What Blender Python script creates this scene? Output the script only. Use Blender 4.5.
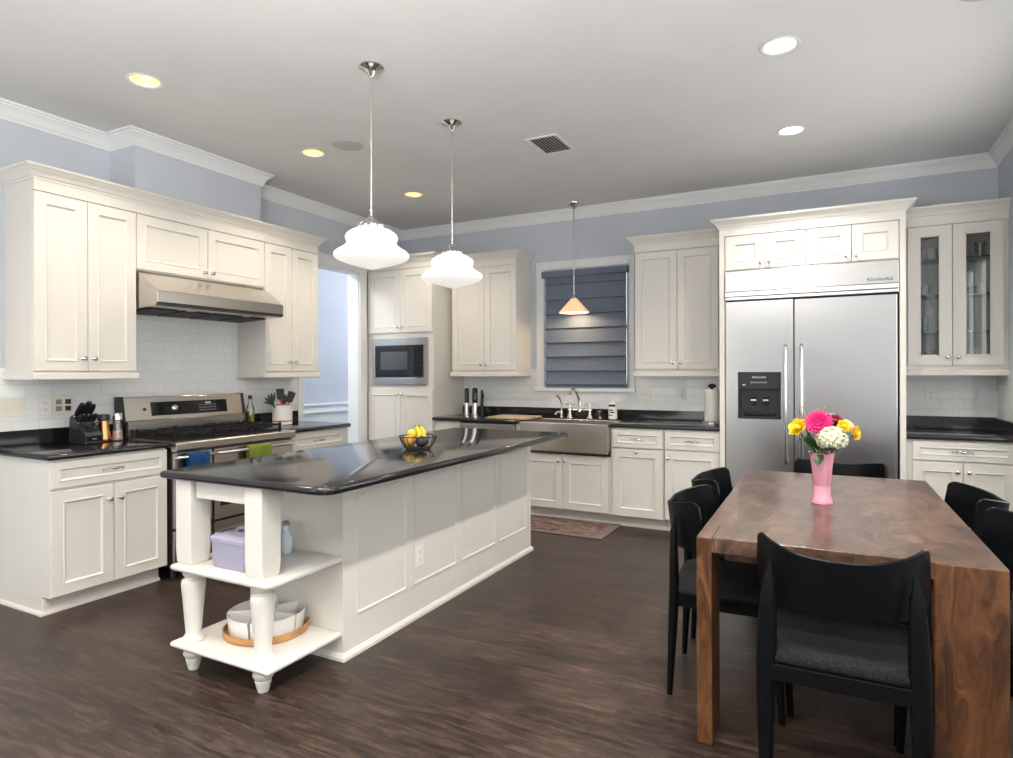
import bpy, bmesh, math, random
from math import sin, cos, pi, radians
from mathutils import Vector, Matrix
random.seed(7)
for o in list(bpy.data.objects): bpy.data.objects.remove(o)
SC = bpy.context.scene
COL = SC.collection

# ------------------------------------------------------------------ camera
cd = bpy.data.cameras.new('camera'); cam = bpy.data.objects.new('camera', cd); COL.objects.link(cam)
cd.sensor_width = 36.0; cd.lens = 36.0 * 627.43 / 1013; cd.shift_y = -0.00599
cd.clip_start = 0.05
cam.matrix_world = (Matrix.Translation((4.4905, -5.968, 1.3618)) @ Matrix.Rotation(0.4799, 4, 'Z')
                    @ Matrix.Rotation(pi / 2, 4, 'X') @ Matrix.Rotation(-0.0029, 4, 'Z'))
SC.camera = cam
# ------------------------------------------------------------------ world, exposure
W = bpy.data.worlds.new('sky'); SC.world = W; W.use_nodes = True
bg = W.node_tree.nodes['Background']; bg.inputs[0].default_value = (1.0, 0.995, 0.98, 1); bg.inputs[1].default_value = 4.2
vs = SC.view_settings; vs.view_transform = 'Standard'; vs.look = 'None'; vs.gamma = 1; vs.use_curve_mapping = False
vs.exposure = 0.16

def portal(loc, rot, sx, sy):
    l = bpy.data.lights.new('daylight_portal', 'AREA'); l.shape = 'RECTANGLE'; l.size = sx; l.size_y = sy
    l.cycles.is_portal = True
    o = bpy.data.objects.new('daylight_portal', l); COL.objects.link(o); o.location = loc; o.rotation_euler = rot
# unseen windows behind and beside the camera, added to brighten the room
FY = -9.0; RX = 5.61; H = 3.02
ADDED_FWIN = [(0.4, 2.1, 0.3, 2.45)]             # x0,x1,z0,z1 in wall_front
ADDED_RWIN = [(-8.6, -6.6, 0.1, 2.45), (-5.4, -4.0, 0.9, 2.45), (-2.7, -1.1, 0.9, 2.4)]          # y0,y1,z0,z1 in wall_right
for a in ADDED_FWIN: portal(((a[0]+a[1])/2, FY-.02, (a[2]+a[3])/2), (pi/2, 0, 0), a[1]-a[0], a[3]-a[2])
for a in ADDED_RWIN: portal((RX+.1, (a[0]+a[1])/2, (a[2]+a[3])/2), (pi/2, 0, pi/2), a[1]-a[0], a[3]-a[2])
def ceiling_fill(loc, size, power):
    # unseen fill light added near the camera, aimed up to brighten the ceiling
    l = bpy.data.lights.new('ceiling_fill', 'AREA'); l.shape = 'SQUARE'; l.size = size; l.energy = power; l.color = (1, .965, .92)
    o = bpy.data.objects.new('ceiling_fill', l); COL.objects.link(o); o.location = loc; o.rotation_euler = (pi, 0, 0)
ceiling_fill((3.6, -6.3, 1.75), 1.2, 235)
CANW = 92.0       # recessed lamps
PENDW = .95       # pendant glass

# ------------------------------------------------------------------ materials
def mat(name, col, rough=.5, metal=0, spec=None, **kw):
    m = bpy.data.materials.new(name); m.use_nodes = True
    b = m.node_tree.nodes['Principled BSDF']
    b.inputs['Base Color'].default_value = (*col, 1); b.inputs['Roughness'].default_value = rough; b.inputs['Metallic'].default_value = metal
    if spec is not None: b.inputs['Specular IOR Level'].default_value = spec
    for k, v in kw.items(): b.inputs[k.replace('_', ' ')].default_value = v
    return m
def nodes(m): return m.node_tree.nodes, m.node_tree.links, m.node_tree.nodes['Principled BSDF']
def coord(m, scale=(1, 1, 1), kind='Object', swap=None):
    n, l, b = nodes(m)
    t = n.new('ShaderNodeTexCoord'); out = t.outputs[kind]
    if swap:
        s = n.new('ShaderNodeSeparateXYZ'); c = n.new('ShaderNodeCombineXYZ'); l.new(out, s.inputs[0])
        for i, a in enumerate(swap):
            if a in 'XYZ': l.new(s.outputs[a], c.inputs[i])
        out = c.outputs[0]
    mp = n.new('ShaderNodeMapping'); l.new(out, mp.inputs[0]); mp.inputs['Scale'].default_value = scale
    return mp.outputs[0]
def noise(m, vec, scale, detail=4, rough=.5, dist=0):
    n, l, b = nodes(m); t = n.new('ShaderNodeTexNoise'); l.new(vec, t.inputs['Vector'])
    t.inputs['Scale'].default_value = scale; t.inputs['Detail'].default_value = detail; t.inputs['Roughness'].default_value = rough; t.inputs['Distortion'].default_value = dist
    return t.outputs['Fac']
def ramp(m, fac, stops):
    n, l, b = nodes(m); r = n.new('ShaderNodeValToRGB'); l.new(fac, r.inputs[0])
    e = r.color_ramp.elements
    while len(e) < len(stops): e.new(.5)
    for i, (p, c) in enumerate(stops): e[i].position = p; e[i].color = (*c, 1)
    return r.outputs[0]
def bump(m, h, strength=.2, dist=.01):
    n, l, b = nodes(m); t = n.new('ShaderNodeBump'); l.new(h, t.inputs['Height']); t.inputs['Strength'].default_value = strength; t.inputs['Distance'].default_value = dist
    l.new(t.outputs[0], b.inputs['Normal'])
def mix(m, fac, a, c, mode='MIX'):
    n, l, b = nodes(m); t = n.new('ShaderNodeMix'); t.data_type = 'RGBA'; t.blend_type = mode
    if isinstance(fac, float): t.inputs[0].default_value = fac
    else: l.new(fac, t.inputs[0])
    for i, v in ((6, a), (7, c)):
        if isinstance(v, tuple): t.inputs[i].default_value = (*v, 1)
        else: l.new(v, t.inputs[i])
    return t.outputs[2]

M = {}
def mottled(name, c, rough, amt=.04, scale=3, **kw):
    m = mat(name, c, rough, **kw); f = noise(m, coord(m), scale, 3)
    lo = tuple(x * (1 - amt) for x in c); hi = tuple(min(1, x * (1 + amt)) for x in c)
    n, l, b = nodes(m); l.new(ramp(m, f, [(.3, lo), (.7, hi)]), b.inputs['Base Color']); return m
M['paint'] = mottled('cream_cabinet_paint', (.685, .658, .603), .38, .02)
M['trim'] = mottled('white_trim_paint', (.76, .77, .77), .4, .02)
M['wall'] = mottled('blue_grey_wall_paint', (.52, .555, .605), .75, .05, 1.5)
M['ceil'] = mottled('ceiling_paint', (.70, .70, .695), .8, .02, 2)
M['white'] = mat('white_plastic', (.78, .77, .72), .35)
M['ivory'] = mat('ivory_plastic', (.72, .70, .58), .35)
M['ceramic'] = mat('white_ceramic', (.82, .80, .76), .18)
M['black'] = mat('black_plastic', (.012, .012, .013), .32)
M['blackgloss'] = mat('black_glass', (.008, .009, .011), .06)
M['mwglass'] = mat('smoked_glass', (.07, .078, .085), .12)
M['iron'] = mat('cast_iron', (.010, .010, .011), .5, 0, .25)
M['nickel'] = mat('polished_nickel', (.72, .70, .67), .14, 1)
M['bright'] = mat('bright_steel', (.78, .78, .78), .2, 1)
M['lens'] = mat('dark_slot', (.03, .03, .03), .6)
M['red'] = mat('red_glaze', (.45, .03, .03), .3)
M['copper'] = mat('copper_metal', (.72, .33, .14), .25, 1)
M['rubber'] = mat('dark_rubber', (.02, .02, .022), .6)
def glassy(name, tint, rough=.02, mixf=.12, frs=.9):
    m = bpy.data.materials.new(name); m.use_nodes = True; n = m.node_tree.nodes; l = m.node_tree.links; n.clear()
    o = n.new('ShaderNodeOutputMaterial'); mx = n.new('ShaderNodeMixShader'); t = n.new('ShaderNodeBsdfTransparent'); g = n.new('ShaderNodeBsdfGlossy'); f = n.new('ShaderNodeLayerWeight')
    t.inputs[0].default_value = (*tint, 1); g.inputs['Roughness'].default_value = rough; f.inputs[0].default_value = .25
    ad = n.new('ShaderNodeMath'); ad.operation = 'MULTIPLY_ADD'; l.new(f.outputs['Fresnel'], ad.inputs[0]); ad.inputs[1].default_value = frs; ad.inputs[2].default_value = mixf; ad.use_clamp = True
    l.new(ad.outputs[0], mx.inputs[0]); l.new(t.outputs[0], mx.inputs[1]); l.new(g.outputs[0], mx.inputs[2]); l.new(mx.outputs[0], o.inputs[0]); return m
M['glass'] = glassy('clear_glass', (.93, .95, .94))
M['pane'] = glassy('cabinet_pane_glass', (.86, .88, .87), .02, .03, .55)
M['wpane'] = glassy('window_glass', (.95, .97, .98))
M['palejug'] = mat('pale_glass', (.62, .72, .76), .08)
M['oil'] = mat('olive_oil', (.32, .27, .01), .1)
M['salt'] = mottled('pink_salt', (.75, .52, .47), .6, .3, 120)
# granite worktop
m = mat('black_granite', (.02, .02, .022), .11, 0, .62); f = noise(m, coord(m), 220, 2); n_, l_, b_ = nodes(m)
l_.new(ramp(m, f, [(.45, (.008, .008, .009)), (.75, (.026, .026, .028))]), b_.inputs['Base Color']); M['granite'] = m
# brushed steel
def steel(name, c, rough, sc):
    m = mat(name, c, rough, 1); f = noise(m, coord(m, sc), 1, 5, .6); n, l, b = nodes(m)
    l.new(ramp(m, f, [(.3, tuple(x*.97 for x in c)), (.7, c)]), b.inputs['Base Color'])
    mr = n.new('ShaderNodeMapRange'); l.new(f, mr.inputs[0]); mr.inputs[3].default_value = rough*.95; mr.inputs[4].default_value = rough*1.06; l.new(mr.outputs[0], b.inputs['Roughness'])
    return m
M['steel'] = steel('brushed_steel', (.47, .462, .45), .25, (2, 2, 320))
M['steelw'] = steel('brushed_steel_range', (.56, .525, .485), .26, (3, 3, 200))
# subway tile
def tilemat(name, swap):
    m = mat(name, (.7, .72, .71), .12); v = coord(m, (1, 1, 1), 'Object', swap); n, l, b = nodes(m)
    t = n.new('ShaderNodeTexBrick'); l.new(v, t.inputs['Vector']); t.inputs['Scale'].default_value = 1
    t.inputs['Brick Width'].default_value = .152; t.inputs['Row Height'].default_value = .0765; t.inputs['Mortar Size'].default_value = .0022; t.inputs['Mortar Smooth'].default_value = .4
    t.inputs['Color1'].default_value = (.74, .76, .75, 1); t.inputs['Color2'].default_value = (.78, .79, .78, 1); t.inputs['Mortar'].default_value = (.66, .66, .64, 1); t.inputs['Bias'].default_value = 0
    l.new(t.outputs['Color'], b.inputs['Base Color'])
    iv = n.new('ShaderNodeMath'); iv.operation = 'SUBTRACT'; iv.inputs[0].default_value = 1; l.new(t.outputs['Fac'], iv.inputs[1])
    bump(m, iv.outputs[0], .5, .0025); return m
M['tileL'] = tilemat('subway_tile_side', 'YZ0'); M['tileB'] = tilemat('subway_tile_back', 'XZ0')
# dark plank floor
m = mat('dark_plank_floor', (.05, .035, .028), .34); n_, l_, b_ = nodes(m); v = coord(m)
t = n_.new('ShaderNodeTexBrick'); l_.new(v, t.inputs['Vector']); t.inputs['Scale'].default_value = 1; t.offset = .37
t.inputs['Brick Width'].default_value = 1.22; t.inputs['Row Height'].default_value = .178; t.inputs['Mortar Size'].default_value = .0022; t.inputs['Bias'].default_value = 0
t.inputs['Color1'].default_value = (.030, .0195, .0155, 1); t.inputs['Color2'].default_value = (.042, .028, .0225, 1); t.inputs['Mortar'].default_value = (.010, .007, .006, 1)
g = noise(m, coord(m, (2.0, 17, 1)), 2.4, 8, .68, .7); g2 = noise(m, coord(m, (.9, 3.5, 1)), 1.6, 3)
c1 = mix(m, .85, t.outputs['Color'], ramp(m, g, [(.34, (.22, .19, .18)), (.50, (.9, .85, .82)), (.66, (2.6, 2.4, 2.25))]), 'MULTIPLY')
c2 = mix(m, .6, c1, ramp(m, g2, [(.35, (.55, .53, .52)), (.65, (1.5, 1.44, 1.38))]), 'MULTIPLY')
l_.new(c2, b_.inputs['Base Color'])
mr = n_.new('ShaderNodeMapRange'); l_.new(g, mr.inputs[0]); mr.inputs[3].default_value = .30; mr.inputs[4].default_value = .5; l_.new(mr.outputs[0], b_.inputs['Roughness'])
bump(m, g, .12, .003); M['floor'] = m
# table wood
def wood(name, stops, sc, rough, swirl=1.8):
    m = mat(name, stops[0][1], rough); n, l, b = nodes(m)
    v = coord(m, sc); wv = noise(m, v, 1.5, 2, .5)
    cm = n.new('ShaderNodeVectorMath'); cm.operation = 'MULTIPLY_ADD'
    cb = n.new('ShaderNodeCombineXYZ')
    for i in range(3): l.new(wv, cb.inputs[i])
    l.new(cb.outputs[0], cm.inputs[0]); cm.inputs[1].default_value = (swirl, swirl, swirl); l.new(v, cm.inputs[2])
    f = noise(m, cm.outputs[0], 3.2, 9, .66, .9)
    col = ramp(m, f, stops)
    f2 = noise(m, coord(m, (sc[0]*.5, sc[1]*.5, sc[2]*.5)), 1.9, 2)
    col = mix(m, .75, col, ramp(m, f2, [(.32, (.55, .52, .5)), (.62, (1.12, 1.08, 1.05))]), 'MULTIPLY')
    l.new(col, b.inputs['Base Color']); bump(m, f, .08, .002); return m
M['wood'] = wood('walnut_table_wood', [(.30, (.024, .013, .009)), (.44, (.075, .041, .028)), (.56, (.130, .076, .053)), (.70, (.21, .132, .095))], (3.4, 1.5, 3.4), .28)
M['woodleg'] = wood('walnut_leg_wood', [(.30, (.018, .007, .003)), (.45, (.075, .028, .009)), (.57, (.135, .054, .017)), (.72, (.21, .093, .034))], (5, 5, 1.2), .38)
M['bamboo'] = wood('bamboo_wood', [(.3, (.38, .17, .05)), (.6, (.52, .26, .09)), (.8, (.58, .31, .12))], (2, 9, 9), .35, .3)
M['board'] = wood('maple_board', [(.3, (.52, .38, .22)), (.6, (.62, .47, .30)), (.8, (.66, .52, .35))], (2, 12, 9), .45, .3)
M['chair'] = mat('black_stained_oak', (.0035, .004, .005), .36, 0, .12); f = noise(M['chair'], coord(M['chair'], (6, 6, 60)), 4, 4); bump(M['chair'], f, .12, .002)
def fabric(name, c, sc=420, var=.5):
    m = mat(name, c, .92, 0, .15); f = noise(m, coord(m), sc, 2); n, l, b = nodes(m)
    l.new(ramp(m, f, [(.35, tuple(x*(1-var) for x in c)), (.68, tuple(x*(1+var*1.3) for x in c))]), b.inputs['Base Color']); bump(m, f, .25, .002); return m
M['seat'] = fabric('charcoal_wool', (.013, .0125, .0135), 260, .85)
M['blind'] = fabric('slate_blue_linen', (.14, .17, .225), 260, .22)
M['towelb'] = fabric('blue_terry', (.012, .055, .15), 300, .35); M['towelg'] = fabric('green_terry', (.17, .22, .035), 300, .3)
M['lavender'] = mat('lavender_plastic', (.36, .35, .47), .45)
M['grille'] = fabric('speaker_mesh', (.52, .52, .51), 300, .06)
def emit(name, c, s, base=(.8, .8, .8)):
    m = mat(name, base, .3); b = m.node_tree.nodes['Principled BSDF']; b.inputs['Emission Color'].default_value = (*c, 1); b.inputs['Emission Strength'].default_value = s; return m
M['bulbw'] = emit('warm_bulb', (1, .88, .66), 12); M['bulbc'] = emit('white_bulb', (1, .95, .86), 14)
M['opal'] = emit('opal_glass', (1, .97, .90), PENDW*.55, (.85, .85, .83))
M['amber'] = emit('amber_glass_shade', (1, .62, .30), .55, (.75, .55, .36))
M['canwarm'] = mat('gold_reflector', (.80, .58, .28), .4, .5); M['canwhite'] = mat('white_reflector', (.85, .84, .80), .5)
M['pink'] = mottled('pink_enamel', (.80, .36, .45), .28, .04, 8)
for k, c, r in (('magenta', (.62, .006, .15), .5), ('yellow', (.86, .60, .01), .5), ('hyd', (.70, .71, .50), .6), ('darkred', (.20, .008, .03), .55), ('lilac', (.62, .42, .68), .55),
                ('peach', (.86, .46, .38), .55), ('leaf', (.025, .07, .02), .4), ('lime', (.28, .42, .03), .4), ('stem', (.06, .14, .03), .5), ('centre', (.25, .02, .04), .7),
                ('banana', (.85, .62, .04), .45), ('mango', (.42, .22, .025), .4), ('lemon', (.66, .55, .05), .45), ('avocado', (.02, .016, .028), .4), ('lime_fruit', (.34, .40, .04), .4),
                ('amberg', (.55, .26, .03), .1), ('cobalt', (.05, .07, .25), .15), ('herb', (.03, .10, .025), .5), ('rugb', (.17, .135, .12), .95), ('grey', (.25, .25, .26), .5)):
    M[k] = mat(k + '_colour', c, r)
m = mat('patterned_rug', (.3, .2, .17), .95); n_, l_, b_ = nodes(m); v = coord(m, (9, 16, 1))
wv = n_.new('ShaderNodeTexVoronoi'); l_.new(v, wv.inputs['Vector']); wv.inputs['Scale'].default_value = .9
nf = noise(m, v, 1.1, 3, .6, 1.5)
l_.new(mix(m, .5, ramp(m, nf, [(.44, (.05, .015, .012)), (.49, (.07, .022, .018)), (.53, (.24, .16, .135)), (.75, (.25, .18, .155))]), ramp(m, wv.outputs['Distance'], [(.25, (.06, .022, .018)), (.5, (.25, .17, .145))])), b_.inputs['Base Color']); M['rug'] = m

# ------------------------------------------------------------------ mesh helpers
class MB:
    def __init__(s): s.bm = bmesh.new()
    def box(s, x0, x1, y0, y1, z0, z1, M4=None):
        v = [s.bm.verts.new(p) for p in ((x0,y0,z0),(x1,y0,z0),(x1,y1,z0),(x0,y1,z0),(x0,y0,z1),(x1,y0,z1),(x1,y1,z1),(x0,y1,z1))]
        for f in ((0,3,2,1),(4,5,6,7),(0,1,5,4),(1,2,6,5),(2,3,7,6),(3,0,4,7)): s.bm.faces.new([v[i] for i in f])
        if M4 is not None: bmesh.ops.transform(s.bm, matrix=M4, verts=v)
        return s
    def rings(s, rings, cap=True, closed=True):
        R = [[s.bm.verts.new(p) for p in r] for r in rings]; n = len(R[0])
        for a, b in zip(R, R[1:]):
            for i in range(n if closed else n-1):
                j = (i+1) % n; s.bm.faces.new((a[i], a[j], b[j], b[i]))
        if cap:
            for r, rev in ((R[0], True), (R[-1], False)):
                s.bm.faces.new(list(reversed(r)) if rev else r)
        return s
    def lathe(s, prof, c=(0, 0, 0), seg=24, cap=True, M4=None):
        rs = []
        for r, z in prof:
            r = max(r, 1e-4); rs.append([Vector((c[0]+r*cos(2*pi*i/seg), c[1]+r*sin(2*pi*i/seg), c[2]+z)) for i in range(seg)])
        if M4 is not None: rs = [[M4 @ p for p in r] for r in rs]
        return s.rings(rs, cap)
    def tube(s, pts, r, seg=10, flat=None):
        pts = [Vector(p) for p in pts]; R = r if isinstance(r, (list, tuple)) else [r]*len(pts)
        up = None; rs = []
        for i, p in enumerate(pts):
            t = (pts[min(i+1, len(pts)-1)] - pts[max(i-1, 0)]).normalized()
            if up is None:
                up = Vector((0, 0, 1)) if abs(t.z) < .9 else Vector((1, 0, 0))
            a = t.cross(up).normalized(); b = a.cross(t).normalized(); up = b
            fx, fy = flat or (1, 1)
            rs.append([p + a*cos(2*pi*k/seg)*R[i]*fx + b*sin(2*pi*k/seg)*R[i]*fy for k in range(seg)])
        return s.rings(rs)
    def ball(s, c, r, seg=12, sq=(1, 1, 1), M4=None):
        st = len(s.bm.verts); n = seg//2
        prof = [(max(sin(pi*i/n), .002), -cos(pi*i/n)) for i in range(n+1)]
        rs = [[Vector((c[0]+r*sq[0]*a*cos(2*pi*k/seg), c[1]+r*sq[1]*a*sin(2*pi*k/seg), c[2]+r*sq[2]*z)) for k in range(seg)] for a, z in prof]
        if M4 is not None: rs = [[M4 @ p for p in q] for q in rs]
        return s.rings(rs)
    def prism(s, poly, z0, z1, f=lambda x, y, z: (x, y, z)):
        return s.rings([[Vector(f(x, y, z)) for x, y in poly] for z in (z0, z1)])
    def build(s, name, m, parent=None, bevel=0, smooth=0, sub=0):
        bmesh.ops.recalc_face_normals(s.bm, faces=s.bm.faces)
        if smooth:
            for f in s.bm.faces: f.smooth = True
            for e in s.bm.edges:
                if len(e.link_faces) == 2 and e.calc_face_angle(0) > radians(smooth): e.smooth = False
        me = bpy.data.meshes.new(name); s.bm.to_mesh(me); s.bm.free()
        o = bpy.data.objects.new(name, me); COL.objects.link(o); me.materials.append(M[m] if isinstance(m, str) else m)
        if parent is not None: o.parent = parent
        if bevel:
            b = o.modifiers.new('bevel', 'BEVEL'); b.width = bevel; b.segments = 2; b.limit_method = 'ANGLE'; b.angle_limit = radians(40)
        if sub:
            b = o.modifiers.new('sub', 'SUBSURF'); b.levels = sub; b.render_levels = sub
        return o
def tag(o, label, cat, group=None, kind=None):
    o['label'] = label; o['category'] = cat
    if group: o['group'] = group
    if kind: o['kind'] = kind
    return o
def thing(name, label, cat, loc=(0, 0, 0), rz=0, group=None):
    o = bpy.data.objects.new(name, None); COL.objects.link(o); o.location = loc; o.rotation_euler = (0, 0, rz); o.empty_display_size = .1
    return tag(o, label, cat, group)
def struct(o): o['kind'] = 'structure'; return o
def kids(o): return [c for c in bpy.data.objects if c.parent == o]
def dup(root, loc, rz=None, label=None, group=None):
    r = root.copy(); COL.objects.link(r); r.location = loc
    if rz is not None: r.rotation_euler = (0, 0, rz)
    if label: r['label'] = label
    if group: r['group'] = group
    for ch in kids(root):
        c = ch.copy(); COL.objects.link(c); c.parent = r
        for g in kids(ch):
            d = g.copy(); COL.objects.link(d); d.parent = c
    return r
def sweep(mb, path, prof, left=True, closed=False):
    """profile (out, z) mitred along a level path; out is measured to the path's left or right"""
    P = [Vector((p[0], p[1])) for p in path]; n = len(P); offs = []
    sg = 1 if left else -1
    for i in range(n):
        a = (P[i]-P[i-1]).normalized() if i > 0 or closed else None
        b = (P[(i+1) % n]-P[i]).normalized() if i < n-1 or closed else None
        na = Vector((-a.y, a.x))*sg if a is not None else None; nb = Vector((-b.y, b.x))*sg if b is not None else None
        if na is None: o = nb
        elif nb is None: o = na
        else: o = (na+nb)/(1+na.dot(nb))
        offs.append(o)
    rs = [[Vector((p.x+o.x*u, p.y+o.y*u, z)) for u, z in prof] for p, o in zip(P, offs)]
    if closed: rs.append(rs[0])
    return mb.rings(rs, cap=not closed)

# ------------------------------------------------------------------ room shell
struct(MB().box(-1.6, RX+.15, FY-.15, 3.6, -.1, 0).build('floor', 'floor'))
CANS = [(1.045, -3.765, 'w'), (1.03, -2.453, 'w'), (1.042, -1.201, 'w'), (4.256, -2.5, 'c'), (4.24, -1.245, 'c'), (4.25, -3.77, 'c'), (4.25, -5.05, 'c'), (1.045, -5.08, 'w'), (2.65, -5.6, 'c'), (2.65, -7.4, 'c')]  # lamps listed after the visible ones are unseen, added for their light
def can_hole_ceiling():
    base = MB().box(-1.6, RX+.15, FY-.15, 3.6, H, H+.16).build('ceiling', 'ceil')
    cut = MB()
    for x, y, k in CANS: cut.lathe([(.078, -.1), (.078, .12)], (x, y, H), 28)
    c = cut.build('cutter', 'ceil')
    b = base.modifiers.new('holes', 'BOOLEAN'); b.operation = 'DIFFERENCE'; b.object = c; b.solver = 'EXACT'
    dg = bpy.context.evaluated_depsgraph_get(); me = bpy.data.meshes.new_from_object(base.evaluated_get(dg))
    base.modifiers.clear(); base.data = me; bpy.data.objects.remove(c)
    return base
struct(can_hole_ceiling())
OY0, OY1, OZ = -1.55, -0.75, 2.44            # opening to the hall in the left wall
w = MB(); w.box(-.14, 0, FY, OY0, 0, H).box(-.14, 0, OY0, OY1, OZ, H).box(-.14, 0, OY1, .14, 0, H)
w.box(0, .275, -3.345, -2.282, 2.42, H)       # boxed out chase above the hood
struct(w.build('wall_left', 'wall'))
WX0, WX1, WZ0, WZ1 = 1.835, 2.735, 1.21, 2.42
w = MB(); w.box(0, WX0, 0, .14, 0, H).box(WX1, RX+.14, 0, .14, 0, H).box(WX0, WX1, 0, .14, 0, WZ0).box(WX0, WX1, 0, .14, WZ1, H)
struct(w.build('wall_back', 'wall'))
def wall_with(holes, u0, u1, f):
    mb = MB(); us = sorted(holes); c = u0
    for a in us:
        f(mb, c, a[0], 0, H); f(mb, a[0], a[1], 0, a[2]); f(mb, a[0], a[1], a[3], H); c = a[1]
    f(mb, c, u1, 0, H); return mb
struct(wall_with(ADDED_RWIN, FY, 0, lambda mb, a, b, z0, z1: mb.box(RX, RX+.14, a, b, z0, z1)).build('wall_right', 'wall'))
struct(wall_with(ADDED_FWIN, -.14, RX+.14, lambda mb, a, b, z0, z1: mb.box(a, b, FY-.14, FY, z0, z1)).build('wall_front', 'wall'))
# hall seen through the opening
w = MB(); w.box(-1.34, -1.2, -3.2, 3.34, 0, H); w.box(-1.2, -.14, 3.2, 3.34, 0, H); w.box(-1.2, -.14, -3.2, -3.06, 0, H)
w.box(-.14, 0, .14, 3.3, 0, H)
struct(w.build('wall_hall', 'wall'))
w = MB(); w.box(-1.2, -1.185, -3.06, 3.2, 0, .90); w.box(-1.2, -1.165, -3.06, 3.2, .955, .985); w.box(-1.2, -1.175, -3.06, 3.2, .885, .955); w.box(-1.2, -1.17, -3.06, 3.2, .87, .90)
struct(w.build('trim_5', 'trim', bevel=.004))
# mouldings
crown = [(0, H-.104), (.011, H-.104), (.013, H-.090), (.019, H-.084), (.024, H-.070), (.034, H-.052), (.048, H-.036), (.060, H-.026), (.062, H-.017), (.073, H-.014), (.077, H-.001), (0, H-.001)]
mb = MB(); sweep(mb, [(0, FY), (0, -3.345), (.275, -3.345), (.275, -2.282), (0, -2.282), (0, 0), (RX, 0), (RX, FY)], crown, left=False)
struct(mb.build('trim_1', 'trim', smooth=30))
# casing of the hall opening
w = MB(); w.box(0, .018, -1.626, -1.55, .9, OZ+.085); w.box(0, .018, OY1, -.64, 0, OZ+.085); w.box(0, .022, -1.64, -.64, OZ, OZ+.085); w.box(0, .032, -1.65, -.635, OZ+.085, OZ+.11)
w.box(-.145, .001, OY0-.001, OY0+.012, 0, OZ); w.box(-.145, .001, OY1-.012, OY1+.001, 0, OZ); w.box(-.145, .001, OY0, OY1, OZ-.012, OZ+.001)
struct(w.build('trim_2', 'trim', bevel=.004))
# tiles
w = MB(); w.box(0, .012, -4.35, -3.38, 1.0, 1.40); w.box(0, .012, -3.38, -2.29, 1.0, 2.1); w.box(0, .012, -2.29, -1.63, 1.0, 1.40)
struct(w.build('trim_3', 'tileL'))
w = MB(); w.box(.85, 1.745, -.012, 0, 1.0, 1.40); w.box(1.745, 2.793, -.012, 0, 1.0, 1.172); w.box(2.793, 3.68, -.012, 0, 1.0, 1.40); w.box(4.95, RX, -.012, 0, 1.0, 1.35)
w.box(RX-.012, RX, -.66, 0, 1.0, 1.35)
struct(w.build('trim_4', 'tileB'))
# window over the sink
r = thing('window_1', 'white framed window over the steel sink behind the slate blue shade', 'window'); r['kind'] = 'structure'
w = MB(); w.box(1.748, WX0, -.022, .0, 1.2, 2.505).box(WX1, 2.79, -.022, 0, 1.2, 2.505).box(WX0, WX1, -.022, 0, WZ1, 2.505)
w.box(WX0, WX0+.012, 0, .14, WZ0, WZ1).box(WX1-.012, WX1, 0, .14, WZ0, WZ1).box(WX0, WX1, 0, .14, WZ1-.012, WZ1)
w.build('casing', 'trim', r, bevel=.004)
MB().box(1.735, 2.80, -.045, .1, 1.172, 1.212).build('sill', 'trim', r, bevel=.004)
w = MB(); w.box(WX0+.012, WX0+.055, .09, .12, WZ0, WZ1-.012).box(WX1-.055, WX1-.012, .09, .12, WZ0, WZ1-.012).box(WX0+.05, WX1-.05, .09, .12, WZ0, WZ0+.05).box(WX0+.05, WX1-.05, .09, .12, WZ1-.06, WZ1-.012).box(WX0+.05, WX1-.05, .09, .12, 1.80, 1.84)
w.build('sash', 'trim', r)
MB().box(WX0+.05, WX1-.05, .103, .107, WZ0+.04, WZ1-.05).build('pane', 'wpane', r)
# frames of the added windows, unseen behind and beside the camera
k = 2
for a in ADDED_FWIN:
    w = MB(); w.box(a[0], a[0]+.06, FY-.1, FY-.05, a[2], a[3]).box(a[1]-.06, a[1], FY-.1, FY-.05, a[2], a[3]).box(a[0], a[1], FY-.1, FY-.05, a[2], a[2]+.06).box(a[0], a[1], FY-.1, FY-.05, a[3]-.06, a[3]).box((a[0]+a[1])/2-.04, (a[0]+a[1])/2+.04, FY-.1, FY-.05, a[2], a[3])
    struct(w.build('window_%d' % k, 'trim')); k += 1
for a in ADDED_RWIN:
    w = MB(); w.box(RX+.05, RX+.1, a[0], a[0]+.06, a[2], a[3]).box(RX+.05, RX+.1, a[1]-.06, a[1], a[2], a[3]).box(RX+.05, RX+.1, a[0], a[1], a[2], a[2]+.06).box(RX+.05, RX+.1, a[0], a[1], a[3]-.06, a[3]).box(RX+.05, RX+.1, (a[0]+a[1])/2-.04, (a[0]+a[1])/2+.04, a[2], a[3])
    struct(w.build('window_%d' % k, 'trim')); k += 1
w = MB(); w.box(0, .015, FY, -4.2, 0, .13); w.box(RX-.015, RX, -4.2, -.66, 0, .13); struct(w.build('baseboard_side', 'trim', bevel=.004))

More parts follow.
